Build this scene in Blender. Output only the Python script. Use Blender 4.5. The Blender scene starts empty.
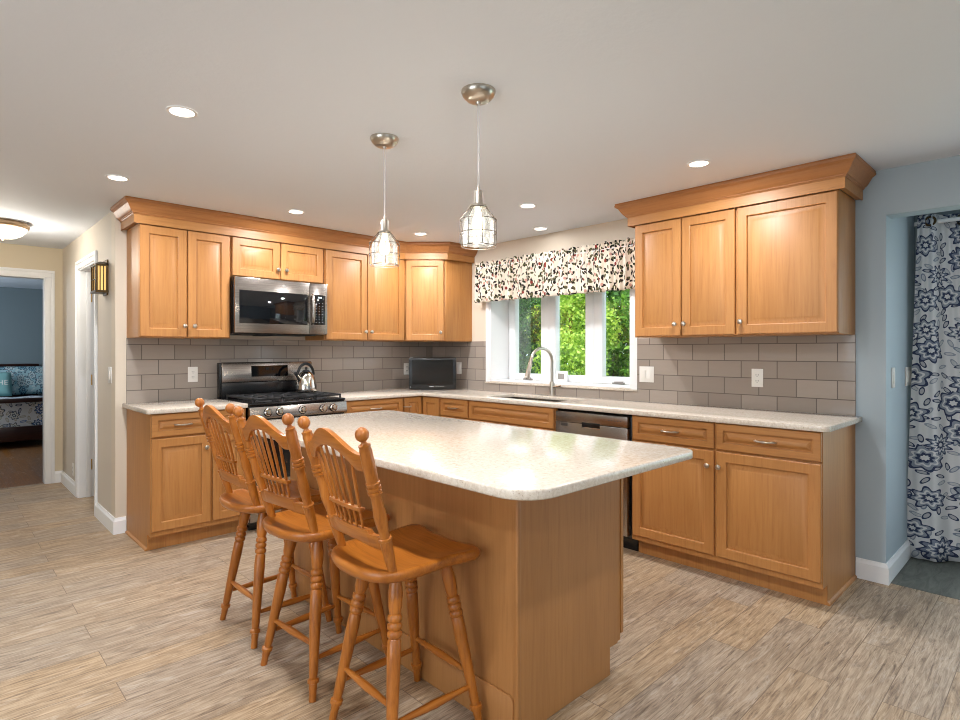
import bpy, bmesh, math, random
import numpy as np
from mathutils import Vector, Matrix
random.seed(7); np.random.seed(7)
PI = math.pi
D = bpy.data
SC = bpy.context.scene
COL = SC.collection

# ------------------------------------------------------------------ camera, world, lights, exposure
cam_d = D.cameras.new('camera'); cam = D.objects.new('camera', cam_d); COL.objects.link(cam)
cam.location = (-3.7864, -4.6532, 1.28)
cam.rotation_euler = (PI/2, 0, math.radians(46.0952 - 90))
cam_d.sensor_width = 36; cam_d.lens = 570.515/960*36
cam_d.shift_y = -(360 - 351.36)/960
cam_d.clip_start = .05; cam_d.clip_end = 200
SC.camera = cam
SC.cycles.filter_width = 1.0
SC.view_settings.view_transform = 'Standard'; SC.view_settings.look = 'None'
SC.view_settings.gamma = 1; SC.view_settings.use_curve_mapping = False
SC.view_settings.exposure = -0.03
wd = D.worlds.new('sky'); SC.world = wd; wd.use_nodes = True
bg = wd.node_tree.nodes['Background']; bg.inputs[0].default_value = (.72, .86, 1, 1); bg.inputs[1].default_value = 2.8

def light(name, kind, loc, power, color=(1, 1, 1), rot=(0, 0, 0), size=1., sy=None, spread=None, parent=None):
    d = D.lights.new(name, kind); d.energy = power; d.color = color
    if kind == 'AREA':
        d.size = size
        if sy: d.shape = 'RECTANGLE'; d.size_y = sy
        else: d.shape = 'DISK'
        if spread: d.spread = spread
    elif kind == 'SUN': d.angle = math.radians(1.5)
    else: d.shadow_soft_size = size
    o = D.objects.new(name, d); COL.objects.link(o); o.location = loc; o.rotation_euler = rot
    if parent: o.parent = parent
    return o
CAN_POWER = 16
CAN_COLOR = (.97, .975, 1)
DAY = (.78, .90, 1)
light('sun', 'SUN', (0, 0, 10), 7.0, (1, .95, .85), (math.radians(38), 0, math.radians(-70)))
# rear and side area lights are added fill; nook one is window daylight
light('fill_rear', 'AREA', (-3.6, -7.4, 1.35), 14, DAY, (PI/2, 0, 0), 2.6, 1.7)
light('fill_side', 'AREA', (-6.4, -3.6, 1.35), 56, DAY, (PI/2, 0, -PI/2), 2.6, 1.7)
light('daylight_nook', 'AREA', (.72, -5.3, 1.3), 18, DAY, (PI/2, 0, PI/2), 1.6, 1.7)

# ------------------------------------------------------------------ material helpers
def s2l(c):
    return tuple(((x/255)/12.92 if x/255 <= .04045 else ((x/255+.055)/1.055)**2.4) for x in c) + (1,)
class NT:
    def __init__(s, name):
        s.m = D.materials.new(name); s.m.use_nodes = True; s.t = s.m.node_tree
        s.b = s.t.nodes['Principled BSDF']; s.out = s.t.nodes['Material Output']
    def n(s, typ, ins=None, **kw):
        nd = s.t.nodes.new(typ)
        for k, v in kw.items(): setattr(nd, k, v)
        for k, v in (ins or {}).items(): s.set(nd, k, v)
        return nd
    def set(s, nd, k, v):
        if isinstance(v, bpy.types.NodeSocket): s.t.links.new(v, nd.inputs[k])
        else: nd.inputs[k].default_value = v
    def math(s, op, a, b=0., c=None):
        nd = s.n('ShaderNodeMath', {0: a, 1: b}, operation=op)
        if c is not None: s.set(nd, 2, c)
        return nd.outputs[0]
    def ramp(s, fac, stops, interp='LINEAR'):
        nd = s.n('ShaderNodeValToRGB', {0: fac}); nd.color_ramp.interpolation = interp
        e = nd.color_ramp.elements
        while len(e) < len(stops): e.new(.5)
        for el, (p, c) in zip(e, stops): el.position = p; el.color = c
        return nd.outputs[0]
    def mix(s, fac, a, b, blend='MIX'):
        nd = s.n('ShaderNodeMix', data_type='RGBA', blend_type=blend)
        s.set(nd, 0, fac); s.set(nd, 6, a); s.set(nd, 7, b)
        return nd.outputs[2]
    def obj(s): return s.n('ShaderNodeTexCoord').outputs['Object']
    def uv(s): return s.n('ShaderNodeTexCoord').outputs['UV']
    def map(s, vec, scale=(1, 1, 1), loc=(0, 0, 0), rot=(0, 0, 0)):
        return s.n('ShaderNodeMapping', {0: vec, 1: loc, 2: rot, 3: scale}).outputs[0]
    def noise(s, vec, scale, detail=3, rough=.5, dist=0):
        nd = s.n('ShaderNodeTexNoise', {'Vector': vec, 'Scale': scale, 'Detail': detail, 'Roughness': rough, 'Distortion': dist})
        return nd.outputs['Fac']
    def bump(s, h, strength=.1, dist=.01):
        nd = s.n('ShaderNodeBump', {'Height': h, 'Strength': strength, 'Distance': dist}); s.t.links.new(nd.outputs[0], s.b.inputs['Normal'])
    def P(s, **kw):
        for k, v in kw.items(): s.set(s.b, k.replace('_', ' '), v)
        return s
def plain(name, c, rough=.5, metal=0., spec=.5, coat=0.):
    t = NT(name); t.P(Base_Color=s2l(c), Roughness=rough, Metallic=metal)
    t.b.inputs['Specular IOR Level'].default_value = spec; t.b.inputs['Coat Weight'].default_value = coat
    return t.m
def emis(name, c, strength):
    t = NT(name); t.P(Base_Color=s2l(c), Emission_Color=s2l(c), Emission_Strength=strength); return t.m
def wood(name, c1, c2, c3, axis='z', rough=.46, fine=1., coat=.05):
    t = NT(name)
    rnd = t.n('ShaderNodeObjectInfo').outputs['Random']
    off = t.n('ShaderNodeVectorMath', {0: t.obj(), 1: t.n('ShaderNodeCombineXYZ', {0: t.math('MULTIPLY', rnd, 7.3), 1: t.math('MULTIPLY', rnd, 5.1), 2: t.math('MULTIPLY', rnd, 9.7)}).outputs[0]}, operation='ADD').outputs[0]
    sc = {'x': (1.1, 22, 22), 'y': (22, 1.1, 22), 'z': (22, 22, 1.1)}[axis]
    sc2 = {'x': (.5, 4, 4), 'y': (4, .5, 4), 'z': (4, 4, .5)}[axis]
    g = t.noise(t.map(off, sc), 3.4*fine, 6, .62, .5)
    b = t.noise(t.map(off, sc2), 1.6, 3, .5, 1.2)
    col = t.ramp(g, [(.25, s2l(c3)), (.48, s2l(c2)), (.72, s2l(c1))])
    col = t.mix(t.math('MULTIPLY', t.n('ShaderNodeMapRange', {0: b, 1: .35, 2: .7}).outputs[0], .45), col, s2l(c3))
    hv = t.n('ShaderNodeHueSaturation', {'Value': t.math('ADD', .95, t.math('MULTIPLY', rnd, .1)), 'Color': col}).outputs[0]
    t.P(Base_Color=hv, Roughness=rough); t.b.inputs['Coat Weight'].default_value = coat; t.b.inputs['Coat Roughness'].default_value = .3
    t.bump(g, .04, .002)
    return t.m
MAPLE = [(184, 130, 72), (177, 122, 65), (161, 106, 53)]
CAB = {a: wood('maple_'+a, *MAPLE, axis=a) for a in 'xyz'}
CRN = {a: wood('maple_shaded_'+a, (174, 118, 66), (165, 108, 58), (150, 95, 48), axis=a) for a in 'xy'}  # maple copy for the cornice, darkened to paint in its shading
ISL = wood('maple_panel', (184, 130, 76), (177, 123, 70), (164, 111, 60))
STL = {a: wood('stool_oak_'+a, (192, 120, 46), (174, 102, 32), (136, 72, 18), axis=a, rough=.32, coat=.15) for a in 'xyz'}
DARKW = wood('dark_cherry', (66, 30, 20), (52, 22, 14), (36, 14, 9), axis='x', rough=.3)
M = {}
M['white'] = plain('white_trim_paint', (236, 236, 236), .35)
M['vinyl'] = plain('white_vinyl', (242, 242, 242), .3)
M['plate'] = plain('ivory_plastic', (226, 222, 214), .3)
M['slot'] = plain('dark_slot', (60, 55, 50), .5)
M['nickel'] = plain('brushed_nickel', (196, 188, 176), .28, 1)
M['chrome'] = plain('polished_steel', (214, 208, 200), .12, 1)
M['black'] = plain('black_enamel', (16, 16, 17), .25)
M['matteblack'] = plain('cast_iron', (24, 24, 25), .6)
M['blackglass'] = plain('black_glass', (12, 13, 15), .05, 0, .6)
M['rubber'] = plain('black_rubber', (14, 14, 14), .7)
M['brass'] = plain('aged_brass', (176, 140, 84), .35, 1)
M['bronze'] = plain('antique_bronze', (74, 58, 36), .4, .9)
M['ring'] = plain('antique_nickel', (176, 150, 120), .4, .9)
M['grey'] = plain('grey_plastic', (150, 146, 140), .4)
M['keys'] = plain('pale_key_print', (130, 130, 132), .5)
def steel(name, axis):
    t = NT(name); g = t.noise(t.map(t.obj(), {'x': (1, 90, 90), 'z': (90, 90, 1)}[axis]), 3, 3)
    t.P(Base_Color=t.ramp(g, [(.3, s2l((146, 139, 132))), (.7, s2l((170, 163, 156)))]), Metallic=1., Roughness=.26); return t.m
M['steel'] = steel('stainless_steel', 'x')
def painted(name, c, bscale=260, bs=.05):
    t = NT(name); o = t.obj(); t.P(Base_Color=s2l(c), Roughness=.62); t.bump(t.noise(o, bscale, 2), bs, .002); return t.m
M['beige'] = painted('beige_wall_paint', (212, 199, 180))
M['greige'] = painted('greige_wall_paint', (204, 194, 180))
M['tan'] = painted('tan_wall_paint', (208, 194, 168))
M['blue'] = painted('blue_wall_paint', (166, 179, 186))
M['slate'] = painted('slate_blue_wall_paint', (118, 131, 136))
M['living'] = painted('living_room_wall_paint', (190, 182, 170)); M['livingblue'] = painted('living_room_blue_paint', (150, 166, 178))
def ceiling_mat():
    t = NT('textured_ceiling_paint'); o = t.obj(); t.P(Base_Color=s2l((222, 227, 234)), Roughness=.75)
    h = t.math('ADD', t.noise(o, 26, 4, .6), t.math('MULTIPLY', t.noise(o, 90, 3), .5)); t.bump(h, .10, .01); return t.m
M['ceil'] = ceiling_mat()
def floor_mat(name, W, H, ox, oy, c, rough=.38, swap=False):
    t = NT(name); o = t.obj()
    sx = t.n('ShaderNodeSeparateXYZ', {0: o})
    u, v = (sx.outputs[1], sx.outputs[0]) if swap else (sx.outputs[0], sx.outputs[1])
    vec = t.n('ShaderNodeCombineXYZ', {0: t.math('ADD', u, ox), 1: t.math('ADD', v, oy)}).outputs[0]
    br = t.n('ShaderNodeTexBrick', {'Vector': vec, 'Color1': (0, 0, 0, 1), 'Color2': (1, 1, 1, 1), 'Mortar': (.5, .5, .5, 1), 'Scale': 1., 'Mortar Size': .0016, 'Mortar Smooth': .1, 'Bias': 0., 'Brick Width': W, 'Row Height': H}, offset=.37, offset_frequency=2)
    rnd = t.n('ShaderNodeSeparateColor', {0: br.outputs['Color']}).outputs[0]
    pv = t.n('ShaderNodeVectorMath', {0: vec, 1: t.n('ShaderNodeCombineXYZ', {0: t.math('MULTIPLY', rnd, 31.), 1: t.math('MULTIPLY', rnd, 17.)}).outputs[0]}, operation='ADD').outputs[0]
    g = t.noise(t.map(pv, (2.6, 40, 1)), 2.2, 9, .72, 1.2)
    big = t.noise(t.map(pv, (1.3, 7, 1)), 2.0, 6, .66, 2.2)
    col = t.ramp(g, [(.33, s2l(c[3])), (.43, s2l(c[2])), (.53, s2l(c[1])), (.66, s2l(c[0]))])
    col = t.mix(t.n('ShaderNodeMapRange', {0: big, 1: .50, 2: .70}).outputs[0], col, t.mix(.65, col, s2l(c[3])))
    wash = t.noise(t.map(pv, (2.2, 9, 1), (5, 3, 0)), 2.2, 7, .7, 1.5)
    col = t.mix(t.math('MULTIPLY', t.n('ShaderNodeMapRange', {0: wash, 1: .55, 2: .68}).outputs[0], .6), col, t.mix(.5, s2l(c[0]), s2l((196, 190, 182))))
    crack = t.noise(t.map(pv, (1.2, 16, 1), (9, 1, 0)), 3.5, 9, .8, 2.5)
    col = t.mix(t.math('MULTIPLY', t.n('ShaderNodeMapRange', {0: crack, 1: .60, 2: .68}).outputs[0], .55), col, s2l((92, 74, 58)))
    hv = t.n('ShaderNodeHueSaturation', {'Saturation': t.math('ADD', .85, t.math('MULTIPLY', rnd, .3)), 'Value': t.math('ADD', .92, t.math('MULTIPLY', rnd, .15)), 'Color': col}).outputs[0]
    col = t.mix(t.math('MULTIPLY', br.outputs['Fac'], .75), hv, s2l((96, 78, 60)))
    t.P(Base_Color=col, Roughness=t.math('ADD', rough, t.math('MULTIPLY', g, .15)))
    t.bump(t.math('SUBTRACT', t.math('MULTIPLY', g, .3), br.outputs['Fac']), .12, .003)
    return t.m
M['floor'] = floor_mat('weathered_plank_floor', 1.22, .16, 20.35, 20.0+.01, [(194, 174, 149), (173, 152, 127), (147, 125, 101), (98, 80, 63)])
M['hardwood'] = floor_mat('brown_hardwood_floor', .9, .07, 20, 20, [(150, 106, 66), (132, 90, 54), (116, 76, 44), (86, 54, 30)], .3, True)
def mat_slate():
    t = NT('dark_grey_carpet'); g = t.noise(t.map(t.obj(), (1, 5, 1)), 6, 8, .7, 1)
    t.P(Base_Color=t.ramp(g, [(.3, s2l((74, 76, 70))), (.7, s2l((108, 110, 102)))]), Roughness=.8); t.bump(g, .2, .004); return t.m
M['slatefloor'] = mat_slate()
def tile_mat(name, horiz, sgn, off):
    t = NT(name); sx = t.n('ShaderNodeSeparateXYZ', {0: t.obj()})
    h = sx.outputs[horiz]
    vec = t.n('ShaderNodeCombineXYZ', {0: t.math('ADD', t.math('MULTIPLY', h, sgn), off), 1: t.math('SUBTRACT', sx.outputs[2], .0205)}).outputs[0]
    br = t.n('ShaderNodeTexBrick', {'Vector': vec, 'Color1': (0, 0, 0, 1), 'Color2': (1, 1, 1, 1), 'Mortar': (.5, .5, .5, 1), 'Scale': 1., 'Mortar Size': .0030, 'Mortar Smooth': .15, 'Bias': 0., 'Brick Width': .2175, 'Row Height': .109}, offset=.5, offset_frequency=2)
    rnd = t.n('ShaderNodeSeparateColor', {0: br.outputs['Color']}).outputs[0]
    n = t.noise(t.map(vec, (3, 14, 1)), 3, 4, .6)
    base = t.mix(rnd, s2l((148, 137, 127)), s2l((166, 154, 143)))
    base = t.mix(t.math('MULTIPLY', n, .35), base, s2l((140, 128, 116)))
    col = t.mix(br.outputs['Fac'], base, s2l((98, 87, 78)))
    t.P(Base_Color=col, Roughness=t.math('ADD', .12, t.math('MULTIPLY', br.outputs['Fac'], .5)))
    w = t.noise(t.map(t.obj(), (1, 1, 1)), 11, 2)
    t.bump(t.math('SUBTRACT', t.math('MULTIPLY', w, .8), br.outputs['Fac']), .25, .004); return t.m
M['tileA'] = tile_mat('grey_subway_tile', 0, 1, 2.695+.2175*20)
M['tileB'] = tile_mat('grey_subway_tile_window_wall', 1, -1, -3.493+.2175*30)
def quartz():
    t = NT('cream_quartz'); o = t.obj()
    a = t.noise(o, 75, 6, .7, .4); b = t.noise(t.map(o, (1, 1, 1), (3, 1, 2)), 13, 5, .65, 1.5); f = t.noise(t.map(o, (1, 1, 1), (7, 2, 4)), 170, 2)
    col = t.ramp(a, [(.28, s2l((168, 152, 134))), (.41, s2l((200, 187, 170))), (.57, s2l((212, 202, 188))), (.75, s2l((226, 219, 209)))])
    col = t.mix(t.n('ShaderNodeMapRange', {0: b, 1: .52, 2: .74}).outputs[0], col, t.mix(.35, col, s2l((200, 182, 160))))
    col = t.mix(t.n('ShaderNodeMapRange', {0: f, 1: .67, 2: .74}).outputs[0], col, s2l((158, 138, 120)))
    t.P(Base_Color=col, Roughness=.13); return t.m
M['quartz'] = quartz()
def thin_glass(name, tint, refl=.9, rough=.0, ior=1.45, floor=0.):
    t = NT(name); t.t.nodes.remove(t.b)
    tr = t.n('ShaderNodeBsdfTransparent', {0: tint}); gl = t.n('ShaderNodeBsdfGlossy', {'Color': (1, 1, 1, 1), 'Roughness': rough})
    f = t.math('ADD', t.math('MULTIPLY', t.n('ShaderNodeFresnel', {'IOR': ior}).outputs[0], refl), floor)
    t.t.links.new(t.n('ShaderNodeMixShader', {0: f, 1: tr.outputs[0], 2: gl.outputs[0]}).outputs[0], t.out.inputs[0]); return t.m
M['pane'] = thin_glass('window_glass', (.96, .98, .97, 1), .6)
def crackle_glass():
    t = NT('pendant_glass'); t.t.nodes.remove(t.b)
    tr = t.n('ShaderNodeBsdfTransparent', {0: (.95, .97, .97, 1)}); gl = t.n('ShaderNodeBsdfGlossy', {'Color': (1, 1, 1, 1), 'Roughness': .25})
    tl = t.n('ShaderNodeBsdfTranslucent', {0: (.95, .97, .98, 1)}); df = t.n('ShaderNodeBsdfDiffuse', {0: (.92, .94, .95, 1)})
    soft = t.n('ShaderNodeMixShader', {0: .5, 1: tl.outputs[0], 2: df.outputs[0]})
    n = t.noise(t.map(t.obj(), (60, 60, 20)), 1.5, 3)
    a = t.n('ShaderNodeMixShader', {0: t.n('ShaderNodeMapRange', {0: n, 1: .35, 2: .7, 3: .02, 4: .16}).outputs[0], 1: tr.outputs[0], 2: soft.outputs[0]})
    f = t.math('MULTIPLY', t.n('ShaderNodeFresnel', {'IOR': 1.3}).outputs[0], .6)
    t.t.links.new(t.n('ShaderNodeMixShader', {0: f, 1: a.outputs[0], 2: gl.outputs[0]}).outputs[0], t.out.inputs[0]); return t.m
M['shade'] = crackle_glass()
M['cage'] = plain('dark_nickel_wire', (120, 112, 104), .35, .8)
M['amber'] = emis('amber_lantern_glass', (236, 190, 110), .55)
def leaf_mat(name, cols):
    t = NT(name); r = t.n('ShaderNodeNewGeometry').outputs['Random Per Island']
    n = len(cols); col = t.ramp(r, [(i/(n-1), s2l(c)) for i, c in enumerate(cols)])
    t.P(Base_Color=col, Roughness=.5); tl = t.n('ShaderNodeBsdfTranslucent', {0: col})
    t.t.links.new(t.n('ShaderNodeMixShader', {0: .35, 1: t.b.outputs[0], 2: tl.outputs[0]}).outputs[0], t.out.inputs[0]); return t.m
M['leaf'] = leaf_mat('green_leaves', [(50, 92, 30), (92, 140, 44), (130, 172, 60)])
M['leafy'] = leaf_mat('yellow_green_leaves', [(120, 160, 50), (165, 195, 70), (190, 212, 96)])
M['leafd'] = leaf_mat('deep_green_leaves', [(34, 70, 40), (52, 98, 46), (86, 132, 62)])
M['bark'] = plain('bark', (84, 70, 56), .9)
M['grass'] = plain('lawn', (86, 120, 50), .9)
def floral(name, bgc, c_dark, c_mid, c_acc, scale, dark_amt=1., leafscale=2.6):
    t = NT(name); v0 = t.map(t.uv(), (scale, scale, 1))
    def cell(vec, rnd):
        vo = t.n('ShaderNodeTexVoronoi', {'Vector': vec, 'Scale': 1., 'Randomness': rnd}, voronoi_dimensions='2D')
        dv = t.n('ShaderNodeVectorMath', {0: vec, 1: vo.outputs['Position']}, operation='SUBTRACT').outputs[0]
        s = t.n('ShaderNodeSeparateXYZ', {0: dv}); cs = t.n('ShaderNodeSeparateColor', {0: vo.outputs['Color']})
        return vo.outputs['Distance'], t.math('ARCTAN2', s.outputs[1], s.outputs[0]), cs.outputs, s.outputs
    def lt(a, b): return t.math('LESS_THAN', a, b)
    r, th, cs, _ = cell(v0, .75)
    n = t.math('FLOOR', t.math('ADD', 6, t.math('MULTIPLY', cs[0], 5)))
    wob = t.math('MULTIPLY', t.math('SINE', t.math('MULTIPLY', th, n)), .07)
    R = t.math('ADD', t.math('ADD', .30, t.math('MULTIPLY', cs[1], .16)), wob)
    col = bgc
    # small leaves
    v1 = t.map(t.uv(), (scale*leafscale, scale*leafscale, 1), (3.3, 1.7, 0))
    r1, th1, cs1, s1 = cell(v1, .9)
    ang = t.math('MULTIPLY', cs1[2], 6.28)
    ca, sa = t.math('COSINE', ang), t.math('SINE', ang)
    lx = t.math('ADD', t.math('MULTIPLY', s1[0], ca), t.math('MULTIPLY', s1[1], sa))
    ly = t.math('SUBTRACT', t.math('MULTIPLY', s1[1], ca), t.math('MULTIPLY', s1[0], sa))
    er = t.math('SQRT', t.math('ADD', t.math('POWER', t.math('ABSOLUTE', lx), 2.), t.math('MULTIPLY', t.math('POWER', t.math('ABSOLUTE', ly), 2.), 5.5)))
    leafc = t.mix(t.math('GREATER_THAN', cs1[0], .5), c_dark, c_mid)
    leafc = t.mix(t.math('GREATER_THAN', cs1[1], .84), leafc, c_acc)
    col = t.mix(t.math('MULTIPLY', lt(er, .47), dark_amt), col, leafc)
    col = t.mix(t.math('MULTIPLY', lt(er, .30), .6), col, bgc)
    # flowers: outline, petals, ring, heart
    on = t.math('GREATER_THAN', cs[2], .06)
    fl = t.mix(t.math('GREATER_THAN', cs[0], .55), c_mid, c_acc)
    col = t.mix(t.math('MULTIPLY', lt(r, R), on), col, c_dark)
    col = t.mix(t.math('MULTIPLY', lt(r, t.math('MULTIPLY', R, .84)), on), col, fl)
    col = t.mix(t.math('MULTIPLY', t.math('MULTIPLY', lt(t.math('ABSOLUTE', t.math('SUBTRACT', r, t.math('MULTIPLY', R, .58))), .03), on), 1.), col, bgc)
    col = t.mix(t.math('MULTIPLY', lt(r, t.math('MULTIPLY', R, .38)), on), col, c_dark)
    col = t.mix(t.math('MULTIPLY', lt(r, t.math('MULTIPLY', R, .2)), on), col, bgc)
    t.P(Base_Color=col, Roughness=.85); t.b.inputs['Specular IOR Level'].default_value = .15; return t.m
M['curtain'] = floral('blue_floral_curtain', s2l((206, 206, 206)), s2l((58, 66, 90)), s2l((142, 148, 158)), s2l((122, 130, 146)), 5.8, 1., 3.1)
M['quilt'] = floral('blue_floral_quilt', s2l((205, 208, 212)), s2l((60, 72, 100)), s2l((168, 164, 150)), s2l((92, 118, 165)), 6., 1., 2.1)
M['pillowcase'] = floral('teal_floral_pillowcase', s2l((156, 186, 192)), s2l((46, 62, 82)), s2l((200, 208, 206)), s2l((80, 128, 150)), 8., 1., 2.1)
M['teal'] = plain('teal_linen', (128, 176, 176), .9)
M['sheet'] = plain('pale_blue_sheet', (130, 178, 196), .9)
def valance_mat():
    t = NT('floral_valance_cotton'); v = t.uv(); bgc = s2l((236, 224, 208))
    col = bgc
    for sc, off, stretch, thr, prob, c in ((26, 0., 5., .46, .45, (40, 46, 36)), (30, 5., 3.5, .44, .50, (100, 96, 68)), (33, 9., 4.5, .42, .62, (48, 36, 36)), (20, 3., 1., .24, .84, (140, 60, 52)), (22, 13., 1.3, .24, .80, (206, 160, 146))):
        vec = t.map(v, (sc*1.25, sc*.85, 1), (off, off*.7, 0))
        vo = t.n('ShaderNodeTexVoronoi', {'Vector': vec, 'Scale': 1., 'Randomness': 1.}, voronoi_dimensions='2D')
        s = t.n('ShaderNodeSeparateXYZ', {0: t.n('ShaderNodeVectorMath', {0: vec, 1: vo.outputs['Position']}, operation='SUBTRACT').outputs[0]}).outputs
        cs = t.n('ShaderNodeSeparateColor', {0: vo.outputs['Color']}).outputs
        ang = t.math('MULTIPLY', cs[2], 6.28); ca, sa = t.math('COSINE', ang), t.math('SINE', ang)
        lx = t.math('ADD', t.math('MULTIPLY', s[0], ca), t.math('MULTIPLY', s[1], sa)); ly = t.math('SUBTRACT', t.math('MULTIPLY', s[1], ca), t.math('MULTIPLY', s[0], sa))
        er = t.math('SQRT', t.math('ADD', t.math('MULTIPLY', lx, lx), t.math('MULTIPLY', t.math('MULTIPLY', ly, ly), stretch)))
        col = t.mix(t.math('MULTIPLY', t.math('LESS_THAN', er, thr), t.math('GREATER_THAN', cs[0], prob)), col, s2l(c))
    t.P(Base_Color=col, Roughness=.9); t.b.inputs['Specular IOR Level'].default_value = .1; return t.m
M['valance'] = valance_mat()

# ------------------------------------------------------------------ mesh helpers
class B:
    """collects shapes into one bmesh; build() links it as ONE mesh object"""
    def __init__(s): s.bm = bmesh.new(); s.uvl = None
    def box(s, x0, x1, y0, y1, z0, z1):
        x0, x1 = sorted((x0, x1)); y0, y1 = sorted((y0, y1)); z0, z1 = sorted((z0, z1))
        v = [s.bm.verts.new(p) for p in ((x0,y0,z0),(x1,y0,z0),(x1,y1,z0),(x0,y1,z0),(x0,y0,z1),(x1,y0,z1),(x1,y1,z1),(x0,y1,z1))]
        for f in ((3,2,1,0),(4,5,6,7),(0,1,5,4),(1,2,6,5),(2,3,7,6),(3,0,4,7)): s.bm.faces.new([v[i] for i in f])
        return s
    def loft(s, rings, cap=True, closed=True):
        rv = [[s.bm.verts.new(p) for p in r] for r in rings]
        n = len(rings[0])
        for a, b in zip(rv, rv[1:]):
            for i in range(n if closed else n-1):
                j = (i+1) % n
                s.bm.faces.new((a[i], a[j], b[j], b[i]))
        if cap:
            s.bm.faces.new(rv[0][::-1]); s.bm.faces.new(rv[-1])
        return s
    def prism(s, poly, f0, f1):
        """poly: 2-D points; f0/f1 map a 2-D point to 3-D at both ends"""
        return s.loft([[f0(*p) for p in poly], [f1(*p) for p in poly]])
    def lathe(s, prof, c=(0, 0, 0), n=20, mat=None, cap=True):
        rings = []
        for r, z in prof:
            ring = []
            for k in range(n):
                a = 2*PI*k/n; p = Vector((max(r, 1e-5)*math.cos(a), max(r, 1e-5)*math.sin(a), z))
                if mat: p = mat @ p
                ring.append(p + Vector(c))
            rings.append(ring)
        return s.loft(rings, cap)
    def tube(s, pts, r, n=10):
        pts = [Vector(p) for p in pts]; m = len(pts)
        rs = r if isinstance(r, (list, tuple)) else [r]*m
        up = None; rings = []
        for i, p in enumerate(pts):
            t = (pts[min(i+1, m-1)] - pts[max(i-1, 0)]).normalized()
            if up is None:
                up = Vector((0, 0, 1)) if abs(t.z) < .9 else Vector((1, 0, 0))
            a = t.cross(up).normalized(); b = a.cross(t).normalized(); up = b
            rings.append([p + (a*math.cos(2*PI*k/n) + b*math.sin(2*PI*k/n))*rs[i] for k in range(n)])
        return s.loft(rings)
    def turned(s, p0, p1, prof, n=14):
        """turned spindle between two points; prof: (fraction, radius)"""
        p0, p1 = Vector(p0), Vector(p1)
        q = Vector((0, 0, 1)).rotation_difference((p1-p0).normalized()).to_matrix()
        L = (p1-p0).length
        return s.lathe([(r, t*L) for t, r in prof], p0, n, q)
    def cells(s, xs, ys, mask, z0, z1):
        """slab made of grid cells (holes allowed)"""
        V = {}
        def vert(i, j):
            if (i, j) not in V: V[(i, j)] = s.bm.verts.new((xs[i], ys[j], z0))
            return V[(i, j)]
        fs = [s.bm.faces.new((vert(i, j), vert(i+1, j), vert(i+1, j+1), vert(i, j+1))) for i in range(len(xs)-1) for j in range(len(ys)-1) if mask(i, j)]
        bmesh.ops.recalc_face_normals(s.bm, faces=fs)
        r = bmesh.ops.extrude_face_region(s.bm, geom=fs)
        bmesh.ops.translate(s.bm, verts=[e for e in r['geom'] if isinstance(e, bmesh.types.BMVert)], vec=(0, 0, z1-z0))
        return s
    def grid(s, nu, nv, fn):
        """surface; fn(a, b) -> (position, uv)"""
        s.uvl = s.uvl or s.bm.loops.layers.uv.new('UVMap')
        P = [[fn(i/nu, j/nv) for j in range(nv+1)] for i in range(nu+1)]
        Vx = [[s.bm.verts.new(P[i][j][0]) for j in range(nv+1)] for i in range(nu+1)]
        for i in range(nu):
            for j in range(nv):
                f = s.bm.faces.new((Vx[i][j], Vx[i+1][j], Vx[i+1][j+1], Vx[i][j+1]))
                for lp, (a, b) in zip(f.loops, ((i, j), (i+1, j), (i+1, j+1), (i, j+1))): lp[s.uvl].uv = P[a][b][1]
        return s
    def build(s, name, mat, parent=None, bevel=0., seg=2, smooth=35, local=False, base=None, recalc=True, round_v=None):
        bm = s.bm
        if recalc: bmesh.ops.recalc_face_normals(bm, faces=bm.faces[:])
        if round_v:
            for test, rad in round_v:
                es = [e for e in bm.edges if abs(e.verts[0].co.x-e.verts[1].co.x) < 1e-5 and abs(e.verts[0].co.y-e.verts[1].co.y) < 1e-5 and test(e.verts[0].co)]
                bmesh.ops.bevel(bm, geom=es, offset=rad, segments=10, affect='EDGES', profile=.5)
        if bevel:
            es = [e for e in bm.edges if len(e.link_faces) == 2 and e.calc_face_angle(0) > math.radians(38)]
            bmesh.ops.bevel(bm, geom=es, offset=bevel, segments=seg, affect='EDGES', profile=.5, clamp_overlap=True)
        root = Vector(base) if base else Vector((0, 0, 0))
        if parent and not local:
            p = parent
            while p.parent: p = p.parent
            root = Vector(p.location)
        if not local: bmesh.ops.translate(bm, verts=bm.verts[:], vec=-root)
        me = D.meshes.new(name); bm.to_mesh(me); bm.free()
        if smooth:
            me.polygons.foreach_set('use_smooth', [True]*len(me.polygons)); me.set_sharp_from_angle(angle=math.radians(smooth))
        me.materials.append(mat)
        o = D.objects.new(name, me); COL.objects.link(o)
        if parent: o.parent = parent
        else: o.location = root
        return o
def thing(name, label, cat, loc=(0, 0, 0), group=None, rz=0):
    o = D.objects.new(name, None); COL.objects.link(o); o.location = loc; o.rotation_euler = (0, 0, rz)
    o.empty_display_size = .05
    return tag(o, label, cat, group)
def tag(o, label, cat, group=None):
    o['label'] = label; o['category'] = cat
    if group: o['group'] = group
    return o
def struct(name, b, mat, parent=None, **kw):
    o = b.build(name, mat, parent, **kw)
    if not parent: o['kind'] = 'structure'
    return o
def copy_tree(o, parent=None):
    c = o.copy(); COL.objects.link(c)
    if parent: c.parent = parent
    for ch in list(o.children): copy_tree(ch, c)
    return c
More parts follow.
